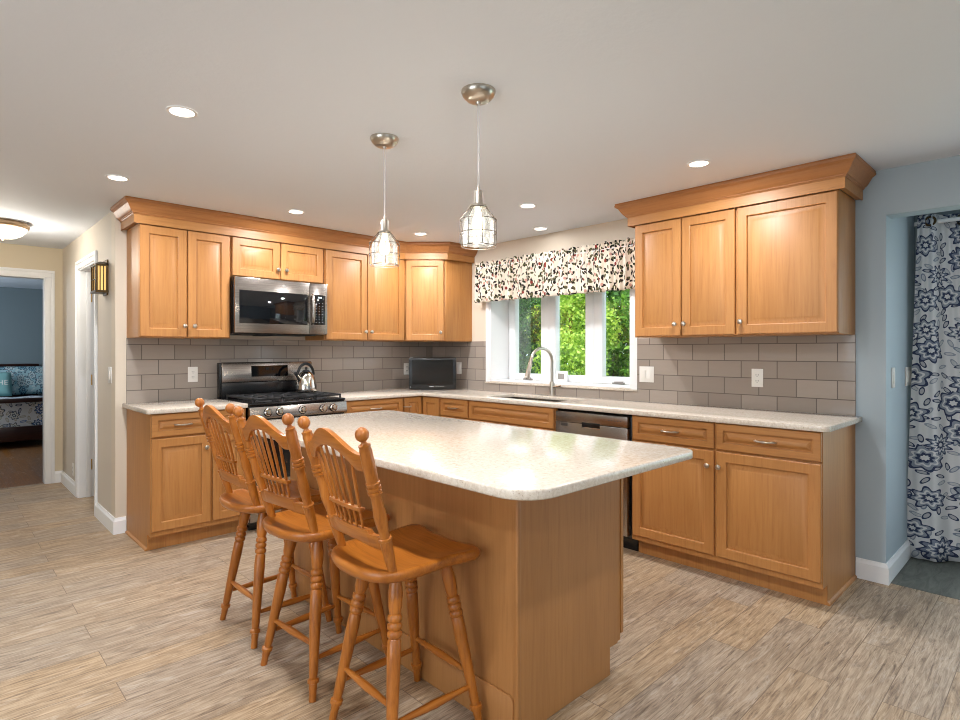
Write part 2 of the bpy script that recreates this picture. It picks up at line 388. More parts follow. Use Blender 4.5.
def sweep(b, path, prof):
    """sweep (offset, z) profile along a polyline in plan, offset to the right-hand side, mitred"""
    path = [Vector(p) for p in path]; nrm = []
    for p, q in zip(path, path[1:]):
        d = (q-p).normalized(); nrm.append(Vector((d.y, -d.x)))
    rings = []
    for i, p in enumerate(path):
        if i == 0: m = nrm[0]
        elif i == len(path)-1: m = nrm[-1]
        else:
            a, c = nrm[i-1], nrm[i]; m = (a+c)/(1+a.dot(c))
        rings.append([(p.x+m.x*o, p.y+m.y*o, z) for o, z in prof])
    return b.loft(rings)

# ------------------------------------------------------------------ room shell
ZC = 2.283
EY = 2.22; EY_ = 2.28
XL, XW, YR, YO = -2.787, -2.855, -3.797, -3.94
struct('floor', B().box(-6.6, .03, -7.6, EY_, -.05, 0), M['floor'], smooth=0)
struct('floor_bedroom', B().box(-6.0, -.4, EY_, 7.0, -.05, 0), M['hardwood'], smooth=0)
struct('floor_nook', B().box(.03, .92, -7.6, YO, -.05, .002), M['slatefloor'], smooth=0)
struct('ceiling', B().box(-6.6, .95, -7.6, 7.0, ZC, ZC+.12), M['ceil'], smooth=0)
struct('wall_back', B().box(XW, .0, 0, .12, 0, ZC), M['beige'], smooth=0)
# window wall, with the opening of window_1
W0, W1, WZ0, WZ1, WD = -.85, -2.365, 1.0, 1.98, .24
b = B(); b.box(0, .30, -3.3, W1, 0, ZC).box(0, .30, W0, .12, 0, ZC).box(0, .30, W1, W0, 0, WZ0).box(0, .30, W1, W0, WZ1, ZC)
struct('wall_right', b, M['beige'], smooth=0)
b = B(); b.box(0, .14, YO, -3.3, 0, ZC).box(.14, .92, YO, YO+.14, 0, ZC).box(0, .13, -7.6, YO, 2.03, ZC)
struct('wall_opening', b, M['blue'], smooth=0)
b = B(); b.box(.80, .92, -4.2, YO, 0, ZC).box(.80, .92, -6.2, -4.2, 0, .30).box(.80, .92, -6.2, -4.2, 1.95, ZC).box(.80, .92, -7.6, -6.2, 0, ZC)
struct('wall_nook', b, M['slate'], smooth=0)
# hall wall with a door opening, hall end wall with the bedroom door opening
HY0, HY1, HZ, HX1 = .65, 1.37, 2.0, XW+.150
b = B(); b.box(XW, HX1, .12, HY0, 0, ZC).box(XW, HX1, HY1, EY, 0, ZC).box(XW, HX1, HY0, HY1, HZ, ZC)
struct('wall_hall', b, M['greige'], smooth=0)
EX0, EX1, EY = -3.83, -2.98, 2.22
b = B(); b.box(EX1, HX1, EY, EY+.12, 0, ZC).box(-4.2, EX0, EY, EY+.12, 0, ZC).box(EX0, EX1, EY, EY+.12, 2.0, ZC)
struct('wall_hall_end', b, M['tan'], smooth=0)
b = B(); b.box(-4.32, -4.2, 0, EY+.12, 0, ZC).box(-6.6, -4.2, 0, .12, 0, ZC)
struct('wall_hall_left', b, M['tan'], smooth=0)
b = B(); b.box(-6.6, -6.48, -7.6, 0, 0, ZC)
struct('wall_living_left', b, M['living'], smooth=0)
struct('wall_living_rear', B().box(-6.6, .95, -7.72, -7.6, 0, ZC), M['livingblue'], smooth=0)
b = B(); b.box(-6, -.4, 6.9, 7.02, 0, ZC).box(-6.12, -6, EY, 7, 0, ZC).box(-.4, -.28, EY, 7, 0, ZC)
b.box(-6, -4.2, EY, EY+.12, 0, ZC).box(HX1, -.4, EY, EY+.12, 0, ZC)
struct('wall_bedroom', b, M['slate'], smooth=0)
struct('wall_closet', B().box(-1.0, -.9, .12, EY, 0, ZC), M['greige'], smooth=0)
light('closet_fill', 'AREA', (-1.9, 1.0, 2.2), 9, CAN_COLOR, size=.15)  # added unseen light that brightens the white door jamb
light('bedroom_fill', 'AREA', (-4.9, 5.0, 1.6), 55, DAY, (PI/2, 0, -PI/2), 1.2, 1.2)  # added fill light, no window stands behind it

# baseboards
def base_prof(h=.112, t=.016): return [(0, 0), (t, 0), (t, h-.022), (t*.55, h-.012), (t*.4, h), (0, h)]
b = B(); sweep(b, [(XW, EY), (XW, HY1+.062)], base_prof()); struct('baseboard_hall_far', b, M['white'])
b = B(); sweep(b, [(XW, HY0-.062), (XW, 0), (XL-.004, 0)], base_prof()); struct('baseboard_hall_near', b, M['white'])
b = B(); sweep(b, [(EX1+.06, EY), (XW, EY)], base_prof()); struct('baseboard_hall_end', b, M['white'])
b = B(); sweep(b, [(0, YR-.004), (0, YO), (.80, YO)], base_prof()); struct('baseboard_opening', b, M['white'])
b = B(); sweep(b, [(.80, YO), (.80, -7.5)], base_prof()); struct('baseboard_nook', b, M['white'])
# door_1: hall side door opening with cased jamb
door1 = struct('door_1', B().box(XW-.001, HX1+.001, HY1-.018, HY1, 0, HZ).box(XW-.001, HX1+.001, HY0, HY0+.018, 0, HZ).box(XW-.001, HX1+.001, HY0, HY1, HZ-.018, HZ)
              .box(XW+.05, XW+.085, HY1-.03, HY1-.018, 0, HZ-.018).box(XW+.05, XW+.085, HY0+.018, HY0+.03, 0, HZ-.018), M['white'], bevel=.002)
def casing_x(b, x, y0, y1, z, w=.068, t=.018):
    """three-sided casing standing proud of a wall facing -x"""
    for (a, c) in ((.0, .6), (.6, 1.)):
        tt = t*(.7 if a == 0 else 1)
        b.box(x-tt, x, y0-w*c, y0-w*a, 0, z+w*a if a else z).box(x-tt, x, y1+w*a, y1+w*c, 0, z+w*a if a else z).box(x-tt, x, y0-w*c, y1+w*c, z+w*a, z+w*c)
b = B(); casing_x(b, XW, HY0+.006, HY1-.006, HZ-.006); struct('trim_1', b, M['white'], bevel=.002)
for z in (.285, 1.03, 1.76):
    h = B().box(-2.785, -2.768, HY1-.0205, HY1-.017, z-.045, z+.045).tube([(-2.765, HY1-.022, z-.046), (-2.765, HY1-.022, z+.046)], .005).build('hinge', M['brass'], door1)
    h['label'] = 'brass hinge on the white door jamb'
# door_2: bedroom door opening in the hall end wall
struct('door_2', B().box(EX1-.018, EX1, EY-.001, EY+.121, 0, 2.0).box(EX0, EX0+.018, EY-.001, EY+.121, 0, 2.0).box(EX0, EX1, EY-.001, EY+.121, 1.982, 2.0), M['white'], bevel=.002)
b = B(); w = .066
for (a, c, t) in ((0, .6, .013), (.6, 1, .018)):
    b.box(EX1-.006+w*a, EX1-.006+w*c, EY-t, EY, 0, 1.994+w*a).box(EX0+.006-w*c, EX0+.006-w*a, EY-t, EY, 0, 1.994+w*a).box(EX0+.006-w*c, EX1-.006+w*c, EY-t, EY, 1.994+w*a, 1.994+w*c)
struct('trim_2', b, M['white'], bevel=.002)

# window_1: recessed triple window over the sink
b = B()
t = .02
b.box(-.006, WD, W0-t, W0, WZ0, WZ1).box(-.006, WD, W1, W1+t, WZ0, WZ1).box(-.006, WD, W1, W0, WZ1-t, WZ1).box(-.002, WD, W1, W0, WZ0, WZ0+.012)
win = struct('window_1', b, M['vinyl'], bevel=.002)
tr = B()
cw = .040
tr.box(-.014, 0, W0-.004, W0+cw, WZ0-.005, WZ1+cw).box(-.014, 0, W1-cw-.008, W1+.004, WZ0-.005, WZ1+cw).box(-.014, 0, W1-cw-.008, W0+cw, WZ1-.004, WZ1+cw)
tr.build('window_casing', M['vinyl'], win, bevel=.003)
B().box(-.022, .02, W1-cw-.012, W0+cw+.004, WZ0-.018, WZ0-.004).build('window_sill', M['quartz'], win, bevel=.003)['label'] = 'thin tan stone sill edge'
iy0, iy1 = W0-t, W1+t
sw_ = (iy0-iy1)/3
for k in range(3):
    ya, yb = iy0-sw_*k, iy0-sw_*(k+1)
    f = B(); st = .085
    f.box(WD-.005, .30, yb, yb+st, WZ0+.012, WZ1-t).box(WD-.005, .30, ya-st, ya, WZ0+.012, WZ1-t).box(WD-.005, .30, yb+st, ya-st, WZ0+.012, WZ0+.072).box(WD-.005, .30, yb+st, ya-st, WZ1-t-.07, WZ1-t)
    s_ = f.build('sash', M['vinyl'], win, bevel=.006)
    B().box(.276, .280, yb+st-.004, ya-st+.004, WZ0+.068, WZ1-t-.066).build('pane', M['pane'], s_, smooth=0)
    if k != 1:
        c = (ya+yb)/2 - (.01 if k == 0 else 0)
        B().box(WD-.016, WD-.004, c-.055, c+.055, WZ0+.014, WZ0+.026).tube([(WD-.022, c+.03, WZ0+.03), (WD-.024, c-.05, WZ0+.032)], .005, 8).build('crank_handle', M['grey'], s_, bevel=.001)
# nook window (right edge of the picture) and two unseen frames added around the fill lights
def simple_window(name, axis, at, u0, u1, z0, z1, pane=True):
    b = B(); w = .07
    def bx(a, c, z_0, z_1, d=.05):
        if axis == 'x': b.box(at-.01, at+d, a, c, z_0, z_1)
        else: b.box(a, c, at-.01, at+d, z_0, z_1)
    bx(u0-w, u0, z0-w, z1+w); bx(u1, u1+w, z0-w, z1+w); bx(u0, u1, z0-w, z0); bx(u0, u1, z1, z1+w); bx((u0+u1)/2-.03, (u0+u1)/2+.03, z0, z1)
    o = struct(name, b, M['vinyl'], bevel=.004)
    if pane:
        p = B()
        if axis == 'x': p.box(at+.03, at+.034, u0, u1, z0, z1)
        else: p.box(u0, u1, at+.03, at+.034, z0, z1)
        p.build('pane', M['pane'], o, smooth=0)
simple_window('window_2', 'x', .81, -6.13, -4.27, .37, 1.88)
simple_window('fill_frame_rear', 'y', -7.6, -4.9, -2.3, .5, 2.2, False)
simple_window('fill_frame_side', 'x', -6.52, -4.9, -2.3, .5, 2.2, False)

# backsplash
b = B().box(XL-.002, -.012, -.012, 0, .914, 1.376); struct('backsplash_back', b, M['tileA'], smooth=0)
b = B().box(-.012, 0, W0+cw, -.0, .914, 1.376).box(-.012, 0, W1-cw-.008, W0+cw, .914, WZ0-.017).box(-.012, 0, YR-.002, W1-cw-.008, .914, 1.376); struct('backsplash_right', b, M['tileB'], smooth=0)

# ------------------------------------------------------------------ cabinets
class Fr:
    """face frame of reference: o = origin on the cabinet face, u = to the right, n = out of the face"""
    def __init__(s, o, u, n): s.o, s.u, s.n = Vector(o), Vector(u).normalized(), Vector(n).normalized()
    def p(s, u, z, d): return s.o + s.u*u + s.n*d + Vector((0, 0, z))
FA = Fr((0, -.33, 0), (1, 0, 0), (0, -1, 0)); FAb = Fr((0, -.61, 0), (1, 0, 0), (0, -1, 0))
FB = Fr((-.33, 0, 0), (0, -1, 0), (-1, 0, 0)); FBb = Fr((-.61, 0, 0), (0, -1, 0), (-1, 0, 0))
FD = Fr((-.61, -.33, 0), (1, -1, 0), (-1, -1, 0))
def panel_door(name, fr, u0, u1, z0, z1, mat, parent, frame=.056, t=.02):
    """raised-panel front as one mesh"""
    b = B(); f = min(frame, (z1-z0)*.27, (u1-u0)*.3)
    st = [(0, 0), (0, t-.004), (.004, t), (f-.003, t), (f, t-.002), (f+.002, t-.0125), (f+.009, t-.0130), (f+min(.034, f*.6), t-.003), (f+min(.037, f*.66), t-.002)]
    rings = [[fr.p(u0+i, z0+i, d), fr.p(u1-i, z0+i, d), fr.p(u1-i, z1-i, d), fr.p(u0+i, z1-i, d)] for i, d in st]
    b.loft([[Vector(p) for p in r] for r in rings])
    return b.build(name, mat, parent, smooth=30)
def frmat(fr):
    m = Matrix((fr.u, Vector((0, 0, 1)).cross(fr.u) if False else fr.n.cross(fr.u), fr.n)).transposed(); return m
def knob(fr, u, z, parent, d=.02):
    b = B().lathe([(.006, 0), (.006, .004), (.0045, .010), (.006, .016), (.0135, .020), (.0155, .025), (.012, .030), (.004, .0325), (0, .033)], fr.p(u, z, d), 16, frmat(fr))
    o = b.build('knob', M['nickel'], parent); return o
def pull(fr, u, z, parent, w=.10, d=.02):
    b = B(); h = w/2
    b.tube([fr.p(u-h, z, d), fr.p(u-h, z, d+.018), fr.p(u-h*.8, z+.001, d+.026), fr.p(u-h*.4, z-.001, d+.030), fr.p(u, z-.001, d+.031), fr.p(u+h*.4, z-.001, d+.030), fr.p(u+h*.8, z+.001, d+.026), fr.p(u+h, z, d+.018), fr.p(u+h, z, d)], [.005, .005, .006, .0045, .0065, .0045, .006, .005, .005], 8)
    return b.build('pull_handle', M['nickel'], parent)
CABG = 'maple wall cabinets under the crown moulding'; BASEG = 'maple base cabinets under the quartz worktop'
ZB, ZT = 1.375, 2.138
def upper(label, base, boxes, doors, fr, knobs, boxmat=None):
    t = thing('wall_cabinet', label, 'cabinet', base, CABG)
    b = B()
    for q in boxes: b.box(*q)
    b.build('cabinet_body', CAB['z'], t, bevel=.0015, seg=1)
    for (u0, u1, z0, z1), k in zip(doors, knobs):
        d = panel_door('door', fr, u0, u1, z0, z1, CAB['z'], t)
        if k: knob(fr, k[0], k[1], d)
    return t
zd0, zd1 = ZB+.006, 2.1285
upper('two-door maple wall cabinet at the left end, beside the hall corner', (-2.49, -.165, ZB), [(XL, -2.190, -.33, -.002, ZB, ZT)], [(-2.784, -2.494, zd0, zd1), (-2.486, -2.202, zd0, zd1)], FA, [(-2.512, 1.458), (-2.448, 1.458)])
upper('short two-door maple wall cabinet directly above the microwave', (-1.81, -.165, 1.835), [(-2.1895, -1.4305, -.33, -.002, 1.835, ZT)], [(-2.18, -1.817, 1.842, zd1), (-1.809, -1.444, 1.842, zd1)], FA, [(-1.838, 1.917), (-1.772, 1.917)])
upper('two-door maple wall cabinet between the microwave and the corner cabinet', (-1.02, -.165, ZB), [(-1.43, -.611, -.33, -.002, ZB, ZT)], [(-1.418, -1.022, zd0, zd1), (-1.014, -.622, zd0, zd1)], FA, [(-1.045, 1.452), (-.985, 1.452)])
upper('three-door maple wall cabinet to the right of the window', (-.165, -3.2, ZB), [(-.33, -.002, YR, -2.585, ZB, ZT)], [(2.595, 2.921, zd0, zd1), (2.929, 3.262, zd0, zd1), (3.275, 3.795, zd0, zd1)], FB, [(2.89, 1.455), (2.951, 1.455), (3.300, 1.455)])
t = thing('wall_cabinet', 'angled maple corner wall cabinet above the small television', 'cabinet', (-.25, -.25, ZB), CABG)
poly = [(-.002, -.002), (-.6095, -.002), (-.6095, -.33), (-.33, -.61), (-.002, -.61)]
B().prism(poly, lambda x, y: (x, y, ZB), lambda x, y: (x, y, ZT)).build('cabinet_body', CAB['z'], t, bevel=.0015, seg=1)
DL = math.hypot(.28, .28)
d = panel_door('door', FD, .022, DL-.022, zd0, zd1, CAB['z'], t); knob(FD, DL-.05, 1.457, d)
# crown mouldings: riser board and cornice
def crown(label, base, path, ax):
    t = thing('crown_moulding', label, 'crown moulding', base, 'crown mouldings')
    b = B(); sweep(b, path, [(.002, 2.1385), (.030, 2.1385), (.030, 2.131), (.036, 2.131), (.036, 2.188), (.002, 2.188)]); b.build('riser_board', CAB[ax], t, smooth=25)
    cr = [(.002, 2.188), (.039, 2.188), (.042, 2.194), (.047, 2.196), (.048, 2.201), (.054, 2.205), (.060, 2.212), (.067, 2.223), (.075, 2.236), (.081, 2.248), (.090, 2.254), (.094, 2.258), (.098, 2.260), (.100, 2.270), (.097, 2.272), (.097, 2.2822), (.002, 2.2822)]
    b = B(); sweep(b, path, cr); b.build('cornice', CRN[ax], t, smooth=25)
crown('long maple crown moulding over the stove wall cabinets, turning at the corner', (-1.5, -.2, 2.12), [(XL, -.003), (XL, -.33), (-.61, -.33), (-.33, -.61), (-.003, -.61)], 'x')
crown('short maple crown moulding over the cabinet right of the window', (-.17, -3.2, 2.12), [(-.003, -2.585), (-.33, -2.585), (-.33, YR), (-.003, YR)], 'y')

# base cabinets
TK = .075
def base_body(fr, u0, u1, parent, depth=.608, mat=None, left_end=False, right_end=False):
    """carcass with a recessed toe kick"""
    b = B()
    prof = [(0, .102), (0, .884), (-depth, .884), (-depth, 0), (-TK, 0), (-TK, .102)]
    b.prism(prof, lambda d, z: fr.p(u0, z, d), lambda d, z: fr.p(u1, z, d))
    return b.build('cabinet_body', mat or CAB['z'], parent, bevel=.001, seg=1)
def shoe(fr, u, sgn, parent, depth=.608):
    b = B(); b.prism([(0, 0), (.012, 0), (.010, .010), (0, .018)], lambda a, z: fr.p(u+sgn*a, z, -TK), lambda a, z: fr.p(u+sgn*a, z, -depth+.014)); b.build('shoe_trim', CAB['y'], parent)
def base_front(fr, parent, drawers, doors, hax):
    for (u0, u1, z0, z1, hp) in drawers:
        d = panel_door('drawer', fr, u0, u1, z0, z1, CAB[hax], parent, frame=.040)
        if hp is not None: pull(fr, hp, (z0+z1)/2, d)
    for (u0, u1, z0, z1, k) in doors:
        d = panel_door('door', fr, u0, u1, z0, z1, CAB['z'], parent)
        if k is not None: knob(fr, k, z1-.083, d)
DZ0, DZ1, OZ0, OZ1 = .734, .878, .136, .722
t = thing('base_cabinet', 'maple base cabinet at the left end, by the hall corner', 'cabinet', (-2.6, -.3, 0), BASEG)
base_body(FAb, XL, -2.4215, t); shoe(FAb, XL, -1, t)
base_front(FAb, t, [(-2.784, -2.428, DZ0, DZ1, -2.602)], [(-2.784, -2.428, OZ0, OZ1, -2.46)], 'x')
t = thing('base_cabinet', 'narrow maple base cabinet just left of the stove, behind the far stool', 'cabinet', (-2.3, -.3, 0), BASEG)
base_body(FAb, -2.4210, -2.186, t); base_front(FAb, t, [(-2.414, -2.196, DZ0, DZ1, -2.305)], [(-2.414, -2.196, OZ0, OZ1, -2.385)], 'x')
t = thing('base_cabinet', 'maple base cabinet just right of the stove', 'cabinet', (-1.1, -.3, 0), BASEG)
base_body(FAb, -1.414, -.8305, t); base_front(FAb, t, [(-1.398, -.842, DZ0, DZ1, -1.12)], [(-1.398, -1.124, OZ0, OZ1, -1.15), (-1.116, -.842, OZ0, OZ1, -1.09)], 'x')
t = thing('base_cabinet', 'corner maple base cabinet in front of the small television', 'cabinet', (-.4, -.4, 0), BASEG)
poly = [(-.002, -.002), (-.830, -.002), (-.830, -.61), (-.61, -.61), (-.61, -.870), (-.002, -.870)]
b = B(); b.prism(poly, lambda x, y: (x, y, .102), lambda x, y: (x, y, .884))
poly2 = [(-.002, -.002), (-.830, -.002), (-.830, -.535), (-.535, -.535), (-.535, -.870), (-.002, -.870)]
b.prism(poly2, lambda x, y: (x, y, 0), lambda x, y: (x, y, .1015)); b.build('cabinet_body', CAB['z'], t, bevel=.001, seg=1)
d = panel_door('door', FAb, -.822, -.634, OZ0, DZ1, CAB['z'], t, frame=.045); pull(FAb, -.795, .80, d, .07)
panel_door('door', FBb, .634, .862, OZ0, DZ1, CAB['z'], t, frame=.05)
t = thing('base_cabinet', 'narrow maple drawer cabinet between the corner and the sink cabinet', 'cabinet', (-.3, -1.05, 0), BASEG)
base_body(FBb, .8705, 1.2325, t); base_front(FBb, t, [(.880, 1.224, DZ0, DZ1, 1.052)], [(.880, 1.224, OZ0, OZ1, .915)], 'y')
t = thing('base_cabinet', 'maple sink cabinet with a wide false front under the window', 'cabinet', (-.3, -1.68, 0), BASEG)
b = B()
b.prism([(0, .102), (0, .884), (-.02, .884), (-.02, .68), (-.608, .68), (-.608, 0), (-TK, 0), (-TK, .102)], lambda d, z: FBb.p(1.233, z, d), lambda d, z: FBb.p(2.130, z, d))
b.build('cabinet_body', CAB['z'], t)
base_front(FBb, t, [(1.244, 2.118, DZ0, DZ1, None)], [(1.244, 1.677, OZ0, OZ1, 1.645), (1.685, 2.118, OZ0, OZ1, 1.72)], 'y')
t = thing('base_cabinet', 'wide maple base cabinet at the right end, two drawers over two doors', 'cabinet', (-.3, -3.27, 0), BASEG)
base_body(FBb, 2.7335, -YR, t); shoe(FBb, -YR, 1, t)
base_front(FBb, t, [(2.744, 3.259, DZ0, DZ1, 3.0), (3.273, 3.794, DZ0, DZ1, 3.535)], [(2.744, 3.259, OZ0, OZ1, 3.228), (3.273, 3.794, OZ0, OZ1, 3.292)], 'y')

# worktops
b = B(); b.box(XL-.03, -2.186, -.648, -.013, .8845, .914)
o = b.build('worktop', M['quartz'], None, bevel=.004, base=(-2.5, -.3, .885), round_v=[(lambda c: c.x < -2.8 and c.y < -.6, .018)]); tag(o, 'short cream quartz worktop left of the stove', 'worktop', 'cream quartz worktops')
xs = [-1.414, -.648, -.52, -.15, -.013]; ys = [YR-.037, -2.06, -1.30, -.648, -.013]
b = B(); b.cells(xs, ys, lambda i, j: (j == 3 or i >= 1) and not (i == 2 and j == 1), .8845, .914)
o = b.build('worktop', M['quartz'], None, bevel=.004, base=(-.4, -1.5, .885), round_v=[(lambda c: c.x < -.6 and c.y < -3.8, .03)]); tag(o, 'long L-shaped cream quartz worktop running under the window', 'worktop', 'cream quartz worktops')
# sink, faucet
t = thing('sink', 'undermount steel sink in the worktop under the window', 'sink', (-.335, -1.68, .69))
b = B()
def rr(i, z): return [(-.525+i, -2.065+i, z), (-.145-i, -2.065+i, z), (-.145-i, -1.295-i, z), (-.525+i, -1.295-i, z)]
b.loft([rr(-.012, .8835), rr(-.012, .880), rr(.0, .88), rr(.006, .70), rr(.02, .692)], cap=False); b.bm.faces.new([b.bm.verts.new(p) for p in rr(.02, .692)])
b.build('basin', M['steel'], t)
B().lathe([(.045, .693), (.045, .696), (.03, .697), (.028, .694)], (-.335, -1.68, 0), 20).build('drain', M['chrome'], t)
t = thing('faucet', 'brushed nickel gooseneck faucet standing behind the sink', 'faucet', (-.114, -1.69, .914))
B().lathe([(.028, .9145), (.028, .920), (.023, .926), (.021, .985), (.020, 1.02), (.016, 1.03)], (-.114, -1.69, 0), 20).build('faucet_base', M['nickel'], t)
pts = [(-.114, 1.02), (-.114, 1.20)] + [(-.244+.130*math.cos(a), 1.20+.105*math.sin(a)) for a in np.linspace(.15, PI-.25, 14)] + [(-.382, 1.19)]
B().tube([(x, -1.69, z) for x, z in pts], .0125, 14).build('spout', M['nickel'], t)
B().turned((-.381, -1.69, 1.195), (-.425, -1.69, 1.068), [(0, .0145), (.1, .016), (.5, .017), (.9, .0215), (1, .021)], 16).build('spray_head', M['nickel'], t)
B().tube([(-.114, -1.705, .985), (-.116, -1.735, .988), (-.125, -1.80, 1.003)], [.013, .011, .008], 12).build('lever', M['chrome'], t)
t = thing('digital_clock', 'small white digital thermometer standing on the window sill behind the faucet', 'clock', (.2, -1.545, WZ0+.013))
def ck(y0, y1, z0, z1, x0, x1): return B().box(x0, x1, y0, y1, z0, z1)
ck(-1.597, -1.492, WZ0+.0125, 1.108, .195, .222).build('clock_body', M['vinyl'], t, bevel=.006)
ck(-1.575, -1.508, 1.036, 1.085, .1935, .196).build('screen', M['grey'], t)

# ------------------------------------------------------------------ island
t = thing('kitchen_island', 'maple kitchen island base under the large quartz top', 'island', (-2.1, -2.5, 0))
IX0, IX1, IY0, IY1 = -2.394, -1.797, -3.385, -1.735
b = B(); b.prism([(IX0, 0), (IX1-.055, 0), (IX1-.055, .108), (IX1, .108), (IX1, .884), (IX0, .884)], lambda x, z: (x, IY0, z), lambda x, z: (x, IY1, z)); b.build('island_body', ISL, t, bevel=.0015, seg=1)
FI = Fr((IX1+.028, 0, 0), (0, 1, 0), (1, 0, 0))
B().box(IX1, IX1+.028, IY0+.006, IY1-.006, .110, .884).build('face_frame', CAB['z'], t, bevel=.001, seg=1)
for k in range(3):
    u0 = IY0+.002+k*.549; panel_door('door', FI, u0, u0+.535, .138, .872, CAB['z'], t)
b = B(); B
yr0, yr1 = IY0+.014, IY1-.014
b.prism([(yr0, 0), (yr1, 0), (yr1, .115), (yr1-.02, .135), (yr0+.02, .135), (yr0+.004, .126), (yr0, .112)], lambda y, z: (IX0-.010, y, z), lambda y, z: (IX0, y, z)); b.build('base_trim', ISL, t, bevel=.004)
# mitred corner post strip at the seating corner
B().box(IX0-.003, IX0+.016, IY0-.003, IY0+.016, 0, .884).build('corner_strip', ISL, t, bevel=.003)
b = B(); b.box(-2.688, -1.722, -3.687, -1.675, .8845, .9145)
o = b.build('island_worktop', M['quartz'], None, bevel=.006, seg=3, base=(-2.2, -2.7, .885), round_v=[(lambda c: c.x < -2.5, .115), (lambda c: c.x > -2.0, .065)]); tag(o, 'large cream quartz top with rounded corners on the kitchen island', 'worktop', 'cream quartz worktops')

# ------------------------------------------------------------------ stools
def stool():
    t = thing('counter_stool', 'x', 'stool', (0, 0, 0), 'turned-wood counter stools along the island')
    K = dict(local=True)
    # seat outline (half), then mirrored and smoothed
    half = [(-.238, 0), (-.235, .06), (-.216, .125), (-.178, .172), (-.12, .190), (-.03, .190), (.06, .186), (.125, .196), (.168, .196), (.186, .172), (.182, .13), (.168, .075), (.164, .03), (.168, 0)]
    outl = half[:-1] + [half[-1]] + [(x, -y) for x, y in half[-2:0:-1]]
    n = len(outl); pts = []
    for i in range(n):
        p0, p1, p2, p3 = [Vector(outl[(i+k) % n]) for k in (-1, 0, 1, 2)]
        for s in range(4):
            u = s/4; pts.append(.5*((2*p1)+(-p0+p2)*u+(2*p0-5*p1+4*p2-p3)*u*u+(-p0+3*p1-3*p2+p3)*u**3))
    c = Vector((-.03, 0)); rings = []
    for sc, z in ((.60, .571), (.90, .571), (.965, .577), (.99, .588), (1., .598), (.985, .606), (.955, .610), (.88, .608), (.70, .601), (.4, .597), (.12, .596)):
        rings.append([(c.x+(p.x-c.x)*sc, c.y+(p.y-c.y)*sc, z + (.006 if p.x > .1 and sc > .85 and z > .58 and abs(p.y) < .1 else 0)*0) for p in pts])
    b = B(); b.loft(rings); b.build('seat', STL['y'], t, smooth=60, **K)
    legp = [(0, .0135), (.06, .0135), (.075, .0155), (.10, .0145), (.104, .0215), (.124, .0215), (.131, .0145), (.16, .0165), (.55, .0225), (.635, .0215), (.645, .0175), (.655, .0235), (.675, .0235), (.685, .0175), (.695, .0235), (.715, .0235), (.725, .0175), (.735, .0235), (.755, .0235), (.765, .0175), (.80, .0225), (.87, .024), (.95, .0175), (1, .017)]
    F = {}
    for sx in (-1, 1):
        for sy in (-1, 1):
            f0 = Vector((.180*sx, .183*sy, 0)); f1 = Vector((-.095 if sx < 0 else .085, (.085 if sx < 0 else .105)*sy, .585)); F[sx, sy] = (f0, f1)
            B().turned(f0, f1, legp).build('leg', STL['z'], t, smooth=50, **K)
    def at(k, z):
        f0, f1 = F[k]; return f0+(f1-f0)*(z/f1.z)
    sp = [(0, .0085), (.1, .009), (.35, .0125), (.5, .0145), (.65, .0125), (.9, .009), (1, .0085)]
    for a, c2, z, ax in (((-1, -1), (-1, 1), .185, 'y'), ((1, -1), (1, 1), .185, 'y'), ((-1, -1), (1, -1), .138, 'x'), ((-1, 1), (1, 1), .138, 'x')):
        B().turned(at(a, z), at(c2, z), sp, 12).build('stretcher', STL[ax], t, smooth=50, **K)
    # back posts with ball finials
    def post(z, sy): k = (z-.6)/.44; return Vector((-.155-.126*k, sy*(.158+.032*k), z))
    pp = [(0, .014), (.02, .0145), (.20, .0185), (.242, .0185), (.246, .0215), (.262, .0215), (.266, .0165), (.29, .0150), (.36, .0185), (.41, .0205), (.48, .0170), (.545, .0160), (.560, .0165), (.564, .0215), (.580, .0215), (.584, .0175), (.590, .0175), (.594, .0215), (.610, .0215), (.614, .0175), (.620, .0175), (.624, .0215), (.640, .0215), (.644, .0185), (.74, .0198), (.85, .0190), (.872, .0165), (.876, .0180), (.886, .0180), (.890, .0130), (.902, .0080), (.910, .0078), (.914, .0110), (.922, .0158), (.934, .0192), (.948, .0206), (.962, .0204), (.976, .0180), (.988, .0135), (.996, .0075), (1, .001)]
    for sy in (-1, 1): B().turned(post(.598, sy), post(1.063, sy), pp, 16).build('back_post', STL['z'], t, smooth=55, **K)
    # crest rail: arched board between the posts, bowed backwards
    def xb(z, y): return -.155-.126*(z-.6)/.44 - .022*(1-(y/.19)**2)
    def board(top, bot, th, n=28, w=.178, mat='y', name='crest_rail'):
        rings = []
        for i in range(n+1):
            y = -w+2*w*i/n; z1, z0 = top(y), bot(y); r = []
            for (z, s) in ((z0, -1), (z0+.003, -1.15), (z1-.003, -1.15), (z1, -1), (z1, 1), (z1-.003, 1.15), (z0+.003, 1.15), (z0, 1)):
                r.append((xb(z, y)+s*th/2.3, y, z))
            rings.append(r)
        return B().loft(rings).build(name, STL[mat], t, smooth=40, **K)
    def arch(y): a = min(1, abs(y)/.17); return .5+.5*math.cos(PI*a)
    ctop = lambda y: .978+.066*arch(y)
    cbot = lambda y: .928+.062*(max(0, 1-(abs(y)/.135)**2.2))
    board(ctop, cbot, .020)
    board(lambda y: .722+.012*(abs(y) < .115), lambda y: .678+.010*arch(y), .022, 40, .166, 'y', 'lower_rail')
    # spindles through a thin tie rail
    for k in range(6):
        f = (k-2.5)/2.5
        yb, yt = f*.076, f*.110
        zt = cbot(yt)+.004
        B().turned((xb(.728, yb), yb, .728), (xb(zt, yt), yt, zt), [(0, .004), (.2, .0045), (.55, .0062), (.85, .0055), (1, .004)], 8).build('spindle', STL['z'], t, smooth=50, **K)
    rings = []
